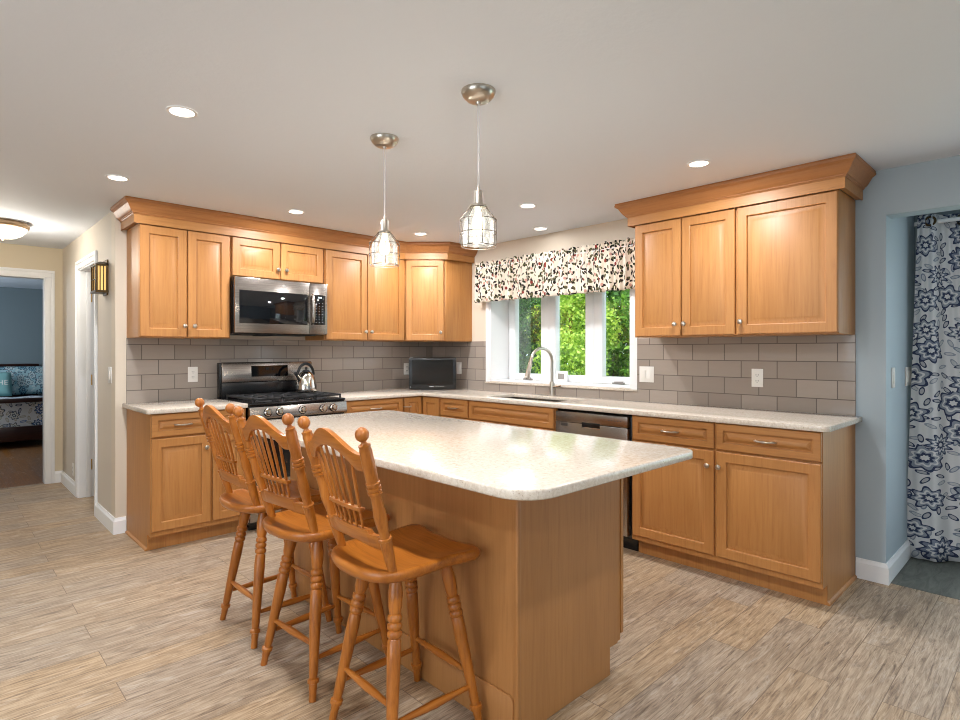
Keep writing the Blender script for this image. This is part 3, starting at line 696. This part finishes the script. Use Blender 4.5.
    for i in range(15):
        y = -.100+.20*i/14; x = xb(.797, y); rings.append([(x-.010, y, .790), (x-.010, y, .803), (x+.010, y, .803), (x+.010, y, .790)])
    B().loft(rings).build('tie_rail', STL['y'], t, bevel=.003, **K)
    return t
st = stool(); places = [(-2.602, -2.02, 0, 'turned-wood counter stool farthest from the camera, nearest the stove'), (-2.614, -2.530, math.radians(4), 'middle turned-wood counter stool between the near and the far stool'), (-2.607, -3.058, math.radians(-2), 'turned-wood counter stool nearest the camera, at the front corner of the island')]
for i, (x, y, rz, lab) in enumerate(places):
    o = st if i == 0 else copy_tree(st)
    o.location = (x, y, 0); o.rotation_euler = (0, 0, rz); o['label'] = lab

# ------------------------------------------------------------------ range, kettle
t = thing('gas_range', 'stainless gas range between the base cabinets', 'range', (-1.8, -.33, 0))
RX0, RX1 = -2.182, -1.418
B().box(RX0, RX1, -.635, -.03, .06, .898).box(RX0+.03, RX1-.03, -.58, -.05, 0, .06).build('range_body', M['black'], t, bevel=.003)
b = B(); b.prism([(-.60, .80), (-.672, .80), (-.682, .812), (-.668, .886), (-.60, .892)], lambda y, z: (RX0, y, z), lambda y, z: (RX1, y, z)); b.build('control_panel', M['steel'], t, bevel=.002)
for x in (-2.056, -1.968, -1.793, -1.623, -1.538):
    m = Matrix.Rotation(PI/2-.19, 3, 'X')
    k = B().lathe([(.026, 0), (.026, .006), (.021, .010), (.019, .030), (.016, .034), (0, .034)], (x, -.676, .845), 20, m).build('knob', M['chrome'], t)
    B().lathe([(.031, -.002), (.031, .003), (.027, .004), (.027, -.002)], (x, -.676, .845), 24, m, cap=False).build('knob_shadow_ring', M['black'], k)  # black ring added to paint the shadow around each knob
    B().box(x-.0035, x+.0035, -.722, -.706, .838, .868).build('knob_grip', M['nickel'], k, bevel=.001)
b = B(); b.box(RX0+.002, RX1-.002, -.655, -.12, .895, .912); b.build('cooktop', M['black'], t, bevel=.006)
bur = [(-2.02, -.52, .05), (-2.02, -.27, .04), (-1.8, -.395, .055), (-1.58, -.52, .055), (-1.58, -.27, .035)]
for x, y, r in bur:
    B().lathe([(r*1.2, .912), (r*1.1, .918), (r*.8, .920), (r*.8, .926), (r*.7, .929), (0, .930)], (x, y, 0), 20).build('burner', M['matteblack'], t)
for x0, x1 in ((RX0+.03, -1.935), (-1.925, -1.675), (-1.665, RX1-.03)):
    g = B(); z0, z1 = .932, .946; w = .006
    for y in (-.635, -.395, -.145): g.box(x0, x1, y-w, y+w, z0, z1)
    for x in (x0+w, (x0+x1)/2, x1-w): g.box(x-w, x+w, -.641, -.139, z0, z1)
    for y in (-.52, -.27): g.box(x0, x0+.085, y-w*.8, y+w*.8, z0, z1).box(x1-.085, x1, y-w*.8, y+w*.8, z0, z1)
    for x in (x0+w, x1-w):
        for y in (-.635, -.145): g.box(x-w, x+w, y-w, y+w, .911, z0)
    g.build('grate', M['matteblack'], t, bevel=.002, seg=1)
b = B(); b.box(RX0, RX1, -.085, -.03, .898, 1.19).box(RX0+.01, RX1-.01, -.11, -.08, .90, 1.035); b.build('backguard', M['black'], t, bevel=.004)
b = B(); b.prism([(-.082, 1.036), (-.118, 1.040), (-.106, 1.185), (-.098, 1.194), (-.082, 1.194)], lambda y, z: (RX0+.012, y, z), lambda y, z: (RX1-.004, y, z)); bgd = b.build('backguard_panel', M['steel'], t, bevel=.002)
b = B(); b.prism([(-.1155, 1.078), (-.1100, 1.165), (-.106, 1.165), (-.111, 1.078)], lambda y, z: (-1.945, y-.001, z), lambda y, z: (-1.642, y-.001, z)); disp = b.build('display', M['blackglass'], bgd)
b = B()
for i in range(3):
    for j in range(3):
        for x0 in (-1.925, -1.735): b.box(x0+i*.028, x0+i*.028+.012, -.1165+.0016*j+.0015, -.1125+.0016*j, 1.092+j*.024, 1.097+j*.024)
b.build('touch_keys', M['keys'], disp)
B().box(-1.83, -1.80, -.1152, -.110, 1.128, 1.150).box(-1.775, -1.765, -.1152, -.110, 1.128, 1.150).build('clock_window', M['black'], disp)
od = B().box(RX0+.006, RX1-.006, -.662, -.636, .245, .79).build('oven_door', M['steel'], t, bevel=.004)
B().box(RX0+.10, RX1-.10, -.664, -.655, .36, .68).build('oven_window', M['blackglass'], od, bevel=.003)
B().tube([(RX0+.06, -.662, .735), (RX0+.06, -.70, .735), (RX0+.08, -.708, .735), (RX1-.08, -.708, .735), (RX1-.06, -.70, .735), (RX1-.06, -.662, .735)], .011, 12).build('oven_handle', M['chrome'], od)
B().box(RX0+.006, RX1-.006, -.660, -.636, .075, .235).build('drawer', M['steel'], t, bevel=.004)
t = thing('kettle', 'stainless whistling kettle with black arched handle on the stove', 'kettle', (-1.555, -.265, .946))
B().lathe([(.080, .9465), (.086, .950), (.088, .965), (.085, 1.00), (.077, 1.042), (.064, 1.078), (.049, 1.101), (.036, 1.111), (.030, 1.113), (.020, 1.117), (0, 1.118)], (-1.555, -.265, 0), 32).build('kettle_body', M['chrome'], t)
ld = B().lathe([(.031, 1.112), (.029, 1.121), (.018, 1.128), (.006, 1.131), (.006, 1.136)], (-1.555, -.265, 0), 24).build('lid', M['rubber'], t)
B().lathe([(.006, 1.134), (.012, 1.138), (.013, 1.144), (.008, 1.150), (0, 1.151)], (-1.555, -.265, 0), 16).build('lid_knob', M['rubber'], ld)
kd = Vector((-.80, -.25, 0)).normalized()
P = lambda a, z: Vector((-1.555, -.265, 0)) + kd*a + Vector((0, 0, z))
sp_ = B().tube([P(.062, 1.045), P(.085, 1.072), P(.105, 1.095)], [.020, .015, .012], 14).build('spout', M['chrome'], t)
B().tube([P(.100, 1.088), P(.116, 1.106)], [.0145, .015], 14).build('whistle_cap', M['rubber'], sp_)
arc = [P(.072+.0, 1.075)] + [P(.004+.086*math.cos(a), 1.088+.090*math.sin(a)) for a in np.linspace(.15, PI-.05, 14)] + [P(-.076, 1.065)]
B().tube(arc, [.006]+[.011]*14+[.007], 12).build('handle', M['rubber'], t)

# ------------------------------------------------------------------ microwave
t = thing('microwave', 'stainless over-the-range microwave above the stove', 'microwave', (-1.81, -.2, 1.41))
MX0, MX1, MZ0, MZ1 = -2.186, -1.434, 1.412, 1.832
B().box(MX0, MX1, -.375, -.01, MZ0, MZ1).build('microwave_body', M['black'], t, bevel=.003)
dr = B().box(MX0+.002, -1.595, -.402, -.376, MZ0+.006, MZ1-.002).build('door', M['steel'], t, bevel=.004)
B().box(-2.152, -1.612, -.4045, -.398, 1.490, 1.735).build('door_glass', M['blackglass'], dr, bevel=.002)
pn = B().box(-1.594, MX1-.002, -.402, -.376, MZ0+.006, MZ1-.002).build('control_panel', M['steel'], t, bevel=.004)
kp = B().box(-1.556, -1.458, -.4045, -.398, 1.495, 1.737).build('keypad', M['blackglass'], pn, bevel=.001)
b = B()
for r_ in range(8):
    for c_ in range(3): b.box(-1.543+c_*.028, -1.543+c_*.028+.010, -.4052, -.4042, 1.513+r_*.022, 1.517+r_*.022)
b.build('keys', M['keys'], kp)
B().tube([(-1.575, -.402, 1.50), (-1.577, -.428, 1.515), (-1.579, -.438, 1.56), (-1.579, -.440, 1.62), (-1.579, -.438, 1.68), (-1.577, -.428, 1.722), (-1.575, -.402, 1.738)], [.010, .013, .015, .015, .015, .013, .010], 12).build('handle', M['steel'], dr)
b = B().box(-2.10, -1.52, -.36, -.06, MZ0-.006, MZ0+.001).box(-1.98, -1.86, -.33, -.22, MZ0-.014, MZ0-.005); b.build('underside_grille', M['matteblack'], t)
def text(name, body, size, mat, loc, rot, parent, ext=.0006):
    cu = D.curves.new(name, 'FONT'); cu.body = body; cu.size = size; cu.extrude = ext; cu.align_x = 'CENTER'; cu.align_y = 'CENTER'
    tmp = D.objects.new(name, cu); COL.objects.link(tmp)
    dg = bpy.context.evaluated_depsgraph_get(); me = D.meshes.new_from_object(tmp.evaluated_get(dg)); D.objects.remove(tmp)
    R = Matrix.Translation(Vector(loc)) @ rot.to_4x4(); me.transform(R)
    p = parent
    while p.parent: p = p.parent
    me.transform(Matrix.Translation(-Vector(p.location))); me.materials.clear(); me.materials.append(mat)
    o = D.objects.new(name, me); COL.objects.link(o); o.parent = parent; return o
RA = Matrix.Rotation(PI/2, 3, 'X')                                    # text facing -y
RB = Matrix.Rotation(-PI/2, 3, 'Z') @ Matrix.Rotation(PI/2, 3, 'X')   # text facing -x
text('clock_digits', '1:00', .020, emis('white_led', (235, 245, 255), 1.5), (-1.507, -.4046, 1.716), RA, kp)
b = B().lathe([(.0125, 0), (.0125, .002), (.0095, .0022), (.0095, .0008), (0, .0008)], (-1.81, -.402, 1.786), 24, Matrix.Rotation(PI/2, 3, 'X')); em = b.build('emblem', M['grey'], dr)

# ------------------------------------------------------------------ dishwasher
t = thing('dishwasher', 'stainless dishwasher between the sink cabinet and the end cabinet', 'dishwasher', (-.3, -2.43, 0))
DY0, DY1 = -2.140, -2.724
B().box(-.60, -.02, DY1, DY0, .10, .868).box(-.53, -.03, DY1, DY0, 0, .10).build('dishwasher_body', M['black'], t, bevel=.002)
dd = B().box(-.640, -.601, DY1+.008, DY0-.004, .115, .795).box(-.640, -.601, DY1+.008, DY0-.004, .797, .866).build('door', M['steel'], t, bevel=.004)
B().box(-.6420, -.636, -2.512, -2.368, .772, .806).build('pocket_handle', M['black'], dd, bevel=.003)
B().box(-.6425, -.636, -2.514, -2.366, .768, .774).build('handle_lip', M['chrome'], dd, bevel=.001)
b = B().box(-.6415, -.636, -2.252, -2.190, .768, .790); b.build('badge', M['slot'], dd, bevel=.002)
b = B()
for k in range(5): b.box(-.6408, -.638, -2.585-k*.022, -2.575-k*.022, .832, .837)
b.build('indicator_marks', M['slot'], dd)

# ------------------------------------------------------------------ television in the corner
tvc = Vector((-.360, -.444, .915)); n = Vector((-.6935, -.7205, 0)); u = Vector((.7205, -.6935, 0))
ft = Fr(tvc, u, n)
t = thing('television', 'small black flat television in the corner on the worktop', 'television', tuple(tvc))
def fbox(b, u0, u1, z0, z1, d0, d1):
    p = [ft.p(*q) for q in ((u0, z0, d0), (u1, z0, d0), (u1, z1, d0), (u0, z1, d0), (u0, z0, d1), (u1, z0, d1), (u1, z1, d1), (u0, z1, d1))]
    return b.loft([p[:4], p[4:]])
fbox(B(), -.222, .222, .006, .306, -.03, .012).build('tv_case', M['black'], t, bevel=.005)
fbox(B(), -.195, .195, .050, .285, .010, .0135).build('screen', plain('tv_screen', (22, 24, 24), .12), t)
fbox(B(), -.11, .11, .0, .010, -.09, .008).build('tv_stand', M['black'], t, bevel=.003)
fbox(B(), -.03, .03, .008, .05, -.035, -.015).build('stand_neck', M['black'], t)
b = B(); fbox(b, -.028, .014, .028, .037, .0115, .0132); b.build('brand_strip', M['grey'], t)
b = B()
for k in range(4): fbox(b, .03+k*.022, .042+k*.022, .030, .034, .0115, .0130)
b.build('buttons', M['grey'], t)
b = B(); fbox(b, -.212, -.202, .022, .034, .0115, .0132); b.build('sticker', M['keys'], t)

# ------------------------------------------------------------------ outlets and switches
def plate(label, fr, u, z, gangs=1, kind='outlet', d=0., name=None, w1=.070, h=.115):
    t = thing(name or ('electrical_outlet' if kind == 'outlet' else 'light_switch'), label, 'outlet' if kind == 'outlet' else 'switch', tuple(fr.p(u, z, d)), 'outlets and switches on the walls')
    w = w1+.046*(gangs-1); b = B()
    def bx(b, a0, a1, c0, c1, d0, d1):
        p = [fr.p(u+a, z+c, d+dd) for (a, c, dd) in ((a0, c0, d0), (a1, c0, d0), (a1, c1, d0), (a0, c1, d0), (a0, c0, d1), (a1, c0, d1), (a1, c1, d1), (a0, c1, d1))]
        return b.loft([p[:4], p[4:]])
    bx(b, -w/2, w/2, -h/2, h/2, .0005, .006); b.build('cover_plate', M['plate'], t, bevel=.002)
    for g in range(gangs):
        a = (g-(gangs-1)/2)*.046
        if kind == 'outlet':
            o = bx(B(), a-.017, a+.017, -.034, .034, .005, .008).build('receptacle', M['plate'], t, bevel=.002)
            s = B()
            for c in (-.019, .019): bx(s, a-.008, a-.005, c-.004, c+.006, .0075, .0083); bx(s, a+.005, a+.008, c-.004, c+.006, .0075, .0083); bx(s, a-.002, a+.002, c-.011, c-.007, .0075, .0083)
            s.build('slots', M['slot'], o)
        else:
            bx(B(), a-.016, a+.016, -.033, .033, .005, .010).build('rocker', M['plate'], t, bevel=.002)
    return t
WA = Fr((0, -.012, 0), (1, 0, 0), (0, -1, 0)); WB = Fr((-.012, 0, 0), (0, -1, 0), (-1, 0, 0)); WBb = Fr((0, 0, 0), (0, -1, 0), (-1, 0, 0))
WH = Fr((XW, 0, 0), (0, -1, 0), (-1, 0, 0)); WO = Fr((0, YO, 0), (1, 0, 0), (0, -1, 0))
plate('white outlet on the tile backsplash left of the stove', WA, -2.352, 1.105, 1, 'outlet')
plate('white outlet half hidden behind the left side of the television', WA, -.345, 1.105, 1, 'outlet')
plate('white switch plate on the tile right of the television', WB, .436, 1.115, 1, 'switch')
plate('double white switch plate touching the right side of the window', WB, 2.492, 1.112, 2, 'switch')
plate('white outlet on the tile under the right wall cabinet', WB, 3.268, 1.112, 1, 'outlet')
plate('white switch on the hall wall below the lantern', WH, -.15, 1.11, 1, 'switch', w1=.10)
plate('low white outlet on the hall wall beyond the white door trim', WH, -1.62, .21, 1, 'outlet')
plate('white switch on the blue return nearest the kitchen', WO, .17, 1.13, 1, 'switch')
plate('wider white switch plate on the blue return nearest the curtain', WO, .60, 1.125, 3, 'switch')

# ------------------------------------------------------------------ lamps
CG = 'recessed ceiling lights'
lens = emis('lit_lamp_lens', (255, 250, 240), 6.)
def can(x, y, label, k=1.):
    t = thing('recessed_light', label, 'ceiling light', (x, y, ZC), CG)
    B().lathe([(.059, ZC-.0005), (.058, ZC-.004), (.050, ZC-.005), (.047, ZC-.004), (.047, ZC-.0005)], (x, y, 0), 32, cap=False).build('trim_ring', M['white'], t)
    B().lathe([(.048, ZC-.001), (.048, ZC-.004), (.03, ZC-.0045), (0, ZC-.0045)], (x, y, 0), 32).build('lens', lens, t)
    light('lamp_light', 'AREA', (0, 0, -.010), CAN_POWER*k, CAN_COLOR, size=.09, parent=t)
can(-3.03, -2.07, 'recessed ceiling light nearest the camera, above the left end of the stools')
can(-3.01, -.83, 'recessed ceiling light near the left end of the crown moulding')
can(-1.90, -.79, 'recessed ceiling light in front of the cabinet above the microwave')
can(-.78, -.80, 'recessed ceiling light in front of the angled corner cabinet')
can(-.83, -2.055, 'recessed ceiling light over the sink side of the kitchen, right of the pendants')
can(-.20, -1.64, 'recessed ceiling light close to the wall above the window valance', .05)
can(-.836, -3.27, 'recessed ceiling light in front of the three-door cabinet right of the window')
# further recessed lights of the same grid, over the living side (outside the frame)
for x, y in ((-3.03, -3.30), (-3.03, -4.55), (-4.6, -3.0), (-4.6, -5.4)):
    light('ceiling_lamp_light', 'AREA', (x, y, ZC-.010), CAN_POWER*1.1, CAN_COLOR, size=.09)
cage_m = M['cage']
def pendant(x, y, label):
    t = thing('pendant_light', label, 'pendant light', (x, y, ZC), 'pendant lights over the island')
    c = (x, y, 0)
    B().lathe([(.066, ZC-.0005), (.066, ZC-.010), (.060, ZC-.022), (.046, ZC-.036), (.034, ZC-.042), (.010, ZC-.044), (.008, ZC-.052), (0, ZC-.053)], c, 32).build('canopy', M['nickel'], t)
    B().tube([(x, y, ZC-.05), (x, y, 1.90)], .0028, 8).build('cord', plain('clear_cord', (200, 196, 190), .4) if 'clear_cord' not in D.materials else D.materials['clear_cord'], t)
    B().lathe([(.004, 1.915), (.006, 1.900), (.017, 1.897), (.018, 1.893), (.018, 1.850), (.020, 1.846), (.030, 1.843), (.032, 1.838), (.030, 1.832), (.020, 1.832), (0, 1.832)], c, 24).build('socket', M['nickel'], t)
    B().lathe([(.026, 1.834), (.030, 1.826), (.056, 1.788), (.061, 1.778), (.061, 1.70), (.060, 1.690), (.057, 1.690), (.058, 1.70), (.058, 1.776), (.053, 1.786), (.028, 1.823), (.024, 1.832)], c, 32, cap=False).build('glass_shade', M['shade'], t)
    g = B()
    for r_, z in ((.033, 1.834), (.070, 1.785), (.070, 1.735), (.066, 1.684)):
        g.tube([(x+r_*math.cos(a), y+r_*math.sin(a), z) for a in np.linspace(0, 2*PI, 33)], .0016, 6)
    for k in range(8):
        a = 2*PI*(k+.3)/8; ca, sa = math.cos(a), math.sin(a)
        g.tube([(x+r_*ca, y+r_*sa, z) for r_, z in ((.031, 1.836), (.040, 1.825), (.070, 1.787), (.0705, 1.735), (.070, 1.695), (.066, 1.684))], .0015, 6)
    g.build('wire_cage', cage_m, t)
    B().lathe([(.012, 1.832), (.013, 1.815), (.020, 1.795), (.026, 1.770), (.024, 1.748), (.012, 1.735), (0, 1.733)], c, 20).build('bulb', emis('warm_bulb', (255, 238, 212), 3.) if 'warm_bulb' not in D.materials else D.materials['warm_bulb'], t)
    light('lamp_light', 'POINT', (0, 0, 1.655-ZC), 2.5, (1, .90, .76), size=.03, parent=t)
pendant(-2.267, -3.066, 'nearer caged-glass pendant, hung closer to the front of the island')
pendant(-2.250, -2.410, 'farther caged-glass pendant, hung closer to the stove')
# hall flush light
t = thing('flush_light', 'round frosted flush ceiling light in the hall at the left edge', 'ceiling light', (-3.387, 1.083, ZC))
c = (-3.387, 1.083, 0)
B().lathe([(.15, ZC-.0005), (.164, ZC-.012), (.169, ZC-.030), (.163, ZC-.045), (.153, ZC-.048), (.150, ZC-.02)], c, 48, cap=False).build('rim', M['ring'], t)
B().lathe([(.155, ZC-.045), (.144, ZC-.070), (.118, ZC-.098), (.078, ZC-.120), (.03, ZC-.128), (0, ZC-.129)], c, 48, cap=False).build('glass_bowl', emis('frosted_lit_glass', (255, 246, 228), 1.6), t)
B().lathe([(.004, ZC-.128), (.012, ZC-.130), (.012, ZC-.136), (.006, ZC-.144), (0, ZC-.145)], c, 16).build('finial', M['ring'], t)
light('lamp_light', 'POINT', (0, 0, -.22), 18, (1, .93, .82), size=.10, parent=t)
# lantern sconce on the hall wall
t = thing('lantern_sconce', 'small dark metal wall lantern with amber glass on the hall wall', 'wall lamp', (XW, .30, 1.7))
ly0, ly1, lx0, lx1 = .20, .37, XW-.075, XW-.012
B().box(XW-.010, XW, .22, .35, 1.69, 1.95).build('back_plate', M['bronze'], t, bevel=.003)
b = B()
for x in (lx0, lx1):
    for y in (ly0, ly1): b.box(x-.006, x+.006, y-.006, y+.006, 1.715, 1.905)
b.box(lx0-.008, XW-.004, ly0-.008, ly1+.008, 1.705, 1.722).box(lx0-.008, XW-.004, ly0-.008, ly1+.008, 1.898, 1.908)
for x in np.linspace(lx0, lx1, 4)[1:-1]: b.box(x-.003, x+.003, ly0-.003, ly0+.003, 1.72, 1.90)
for y in np.linspace(ly0, ly1, 4)[1:-1]: b.box(lx0-.003, lx0+.003, y-.003, y+.003, 1.72, 1.90)
b.box(lx0-.002, lx0+.002, ly0, ly1, 1.80, 1.807)
b.build('lantern_frame', M['bronze'], t, bevel=.0015, seg=1)
b = B(); b.loft([[(lx0-.014, ly0-.014, 1.907), (XW-.003, ly0-.014, 1.907), (XW-.003, ly1+.014, 1.907), (lx0-.014, ly1+.014, 1.907)], [(lx0+.025, ly0+.03, 1.930), (XW-.003, ly0+.03, 1.930), (XW-.003, ly1-.03, 1.930), (lx0+.025, ly1-.03, 1.930)]]); b.build('lantern_roof', M['bronze'], t)
B().box(lx0+.004, lx1-.004, ly0+.004, ly1-.004, 1.722, 1.897).build('lantern_glass', M['amber'], t)
# smoke/door chime strip above the hall door trim
# ------------------------------------------------------------------ valance and curtain
b = B()
VY0, VY1 = -.752, -2.545
ph = [random.uniform(0, 6.28) for _ in range(6)]
def vfold(s): return .015*math.sin(s*128+ph[0]+1.2*math.sin(s*17))+.010*math.sin(s*73+ph[1])+.004*math.sin(s*231+ph[2])
def vfn(a, q):
    y = VY0+(VY1-VY0)*a; s = -y; z = 1.737+.375*q
    amp = .55+.45*(1-q)
    if .82 < q < .90: amp = .30
    if q >= .90: amp = .8
    z += (.006*math.sin(s*61+ph[3]) if q > .95 else 0)+(.004*math.sin(s*40) if q < .02 else 0)
    return ((-.078+vfold(s)*amp+(-.010 if q < .82 else 0), y, z), (s*1.35, z))
b.grid(520, 16, vfn)
o = b.build('window_valance', M['valance'], None, base=(-.07, -1.64, 1.74), recalc=False, smooth=80); tag(o, 'gathered cream floral valance hanging over the top of the window', 'valance')
md = o.modifiers.new('thickness', 'SOLIDIFY'); md.thickness = .002
t = thing('valance_rod', 'thin white rod through the top of the floral valance', 'curtain rod', (-.07, -1.64, 2.06))
B().tube([(-.078, VY0-.01, 2.06), (-.078, VY1+.01, 2.06)], .004, 8).build('rod', M['white'], t)
B().box(-.078, 0, VY0-.016, VY0-.010, 2.05, 2.07).box(-.078, 0, VY1+.010, VY1+.016, 2.05, 2.07).build('bracket', M['white'], t)
# curtain in the nook
t = thing('floral_curtain', 'blue and white floral grommet curtain hanging at the right edge', 'curtain', (.66, -4.2, 0))
b = B(); CY0, CY1 = -3.987, -4.195
def cpath(a):
    y = CY0+(CY1-CY0)*a; w = math.sin(2*PI*.92*a+.45)
    return .650-.045*math.tanh(2.5*w)+.006*math.sin(a*31), y
L = [0.]
NN = 160
for i in range(NN):
    p, q = cpath(i/NN), cpath((i+1)/NN); L.append(L[-1]+math.hypot(p[0]-q[0], p[1]-q[1]))
def cfn(a, q):
    x, y = cpath(a); z = .012+2.105*q; fl = 1-q
    x = .655+(x-.655)*(1+.25*fl)-.02*fl; y = y+fl*(.060-.22*a)
    return ((x, y, z), (L[int(round(a*NN))], z))
b.grid(NN, 24, cfn); o = b.build('curtain_cloth', M['curtain'], t, recalc=False, smooth=80)
md = o.modifiers.new('thickness', 'SOLIDIFY'); md.thickness = .002
for a in (.30, .93):
    x, y = cpath(a); z = 2.075
    dx, dy = cpath(a+.01); nrm = Vector((-(dy-y), dx-x, 0)).normalized() if a > .5 else Vector((-1, 0, 0))
    q = Vector((0, 0, 1)).rotation_difference(nrm).to_matrix()
    B().lathe([(.020, -.004), (.030, -.004), (.032, 0), (.030, .004), (.020, .004), (.019, 0), (.020, -.004)], (x, y, z), 20, q, cap=False).build('grommet', M['bronze'], t)
t = thing('curtain_rod', 'white metal curtain rod above the blue floral curtain', 'curtain rod', (.655, -5.2, 2.075))
B().tube([(.655, -3.965, 2.075), (.655, -6.3, 2.075)], .0125, 12).build('rod', M['white'], t)
b = B()
for y in (-4.6, -6.25): b.box(.655, .80, y-.01, y+.01, 2.055, 2.063)
b.build('bracket', M['white'], t)

# ------------------------------------------------------------------ bedroom
t = thing('bed', 'dark wooden bed frame in the bedroom beyond the hall', 'bed', (-3.35, 5.9, 0))
bx0, bx1, by0, by1 = -4.15, -2.55, 4.95, 6.86
B().box(bx0, bx1, by1-.05, by1, .25, 1.06).box(bx0-.01, bx1+.01, by1-.06, by1+.0, 1.04, 1.085).build('headboard', DARKW, t, bevel=.01)
fb = B().box(bx0, bx1, by0, by0+.05, .10, .29).box(bx0, bx1, by0-.006, by0+.056, .605, .66)
fb.build('footboard', DARKW, t, bevel=.008)
for x in (bx0, bx1): B().box(x-.035, x+.035, by0-.01, by0+.06, 0, .69).build('bed_post', DARKW, t, bevel=.008)
for x in (bx0, bx1): B().box(x-.02, x+.02, by0+.05, by1-.05, .16, .30).build('side_rail', DARKW, t, bevel=.004)
B().box(bx0+.03, bx1-.03, by0+.09, by1-.06, .28, .56).build('mattress', M['sheet'], t, bevel=.03)
def cover(a, q):
    # drapes the foot, then runs along the top of the mattress
    x = bx0+.0+(bx1-bx0)*a; s = q*1.5
    if s < .35: y, z = by0+.070, .26+s
    else: y, z = by0+.075+(s-.35), .612
    z += .006*math.sin(x*18)+.004*math.sin(s*25)
    return ((x, y, z), (x, s))
b = B(); b.grid(60, 60, cover); o = b.build('quilt', M['quilt'], None, base=(-3.35, 5.6, .6), recalc=False, smooth=80); tag(o, 'blue floral quilt spread over the bed seen through the bedroom door', 'quilt')
md = o.modifiers.new('thickness', 'SOLIDIFY'); md.thickness = .02
def pillow(name, label, cx, w, h, y0, z0, tilt, mat, grp, rz=0):
    b = B(); uvl = b.bm.loops.layers.uv.new('UVMap'); b.uvl = uvl; N = 14
    for sgn in (1, -1):
        def fn(a, q):
            e = (1-(2*a-1)**4)*(1-(2*q-1)**4)
            u, v = (a-.5)*w, (q-.5)*h
            return ((u, -sgn*.075*e**.5, v), (u+.3*cx, v))
        b.grid(N, N, fn)
    bmesh.ops.remove_doubles(b.bm, verts=b.bm.verts[:], dist=.0005)
    bmesh.ops.transform(b.bm, matrix=Matrix.Translation((cx, y0, z0+h/2*math.cos(tilt))) @ Matrix.Rotation(rz, 4, 'Z') @ Matrix.Rotation(-tilt, 4, 'X'), verts=b.bm.verts[:])
    if grp is None: return b
    o = b.build(name, mat, None, base=(cx, y0, z0), smooth=80); return tag(o, label, 'pillow', grp)
PG = 'pillows against the headboard'
pillow('pillow', 'teal floral pillow leaning on the headboard at the right side of the bed', -2.78, .74, .46, 6.68, .615, .35, M['pillowcase'], PG)
pillow('pillow', 'teal floral pillow leaning on the headboard behind the lettered pillow', -3.52, .70, .46, 6.68, .615, .35, M['pillowcase'], PG)
t = thing('lettered_pillow', 'plain teal pillow with pale letters at the left edge of the bedroom view', 'pillow', (-3.16, 6.42, .615), PG)
pillow('', '', -3.16, .50, .38, 6.42, .615, .4, None, None).build('pillow_cover', M['teal'], t, smooth=80)
text('letters', 'HE', .11, M['plate'], (-3.022, 6.335, .815), Matrix.Rotation(PI/2-.4, 3, 'X'), t, .002)

# ------------------------------------------------------------------ outdoors beyond the window
struct('ground', B().box(.31, 40, -20, 35, -.5, -.45), M['grass'], smooth=0)
def leaves(n, c, r, size, shell=.55):
    p = np.random.normal(size=(n, 3)); p /= np.linalg.norm(p, axis=1)[:, None]
    rad = np.random.uniform(shell, 1., (n, 1))**.7
    lump = 1+.18*np.sin(p[:, :1]*5+c[0])+.16*np.sin(p[:, 1:2]*6+c[1])+.14*np.sin(p[:, 2:]*7+c[0])
    p = np.array(c)+p*rad*np.array(r)*lump
    a = np.random.normal(size=(n, 3)); a /= np.linalg.norm(a, axis=1)[:, None]
    b = np.cross(a, np.random.normal(size=(n, 3))); b /= np.linalg.norm(b, axis=1)[:, None]
    s = np.random.uniform(.6, 1.3, (n, 1))*size
    v = np.stack([p-a*s, p+b*s*.5, p+a*s, p-b*s*.5], 1).reshape(-1, 3)
    return v, np.arange(4*n).reshape(-1, 4)
def tree(name, label, x, y, z, r, h, n, mat, size=.09, trunk=True, cat='tree'):
    t = thing(name, label, cat, (x, y, -.45), 'trees and shrubs outside the window')
    v, f = leaves(int(n*1.35), (x, y, z), (r, r, h), size*.82)
    v = v-np.array([x, y, -.45]); me = D.meshes.new('foliage'); me.from_pydata(v.tolist(), [], f.tolist()); me.materials.append(mat)
    o = D.objects.new('foliage', me); COL.objects.link(o); o.parent = t
    if trunk: B().tube([(x, y, -.45), (x+.05, y, z*.5), (x-.03, y+.05, z+.3)], [.11, .08, .04], 10).build('trunk', M['bark'], t)
tree('shrub', 'bright yellow-green shrub seen low through the middle pane', 4.7, 1.75, .75, .62, .95, 5200, M['leafy'], .05, False, 'shrub')
tree('leafy_tree', 'green tree seen through the right pane', 5.3, .05, 1.5, .80, 1.5, 7500, M['leaf'], .06)
tree('leafy_tree', 'dark green tree seen through the left pane', 4.9, 3.75, 1.5, .85, 1.6, 8000, M['leafd'], .06)
tree('leafy_tree', 'bright green tree seen through the middle pane behind the shrub', 8.0, 4.2, 1.9, 1.15, 2.0, 9000, M['leafy'], .08)
tree('leafy_tree', 'deep green tree farther back, seen through the right pane', 8.3, 1.0, 1.9, 1.15, 2.0, 9000, M['leaf'], .08)
tree('leafy_tree', 'deep green tree farther back, seen through the left pane', 8.2, 7.4, 1.9, 1.15, 2.0, 9000, M['leafd'], .08)
for y, w in ((.6, 'right'), (6.2, 'middle'), (11.8, 'left')):
    tree('leafy_tree', 'tall tree near the back of the garden, at the %s of the view' % w, 13., y, 2.8, 2.05, 3.2, 9000, M['leaf'], .13)
for y, w in ((4.0, 'right'), (10.4, 'middle'), (16.8, 'left')):
    tree('leafy_tree', 'dark tree in the last row of the garden, at the %s of the view' % w, 19., y, 3.2, 2.4, 3.8, 9000, M['leafd'], .17)
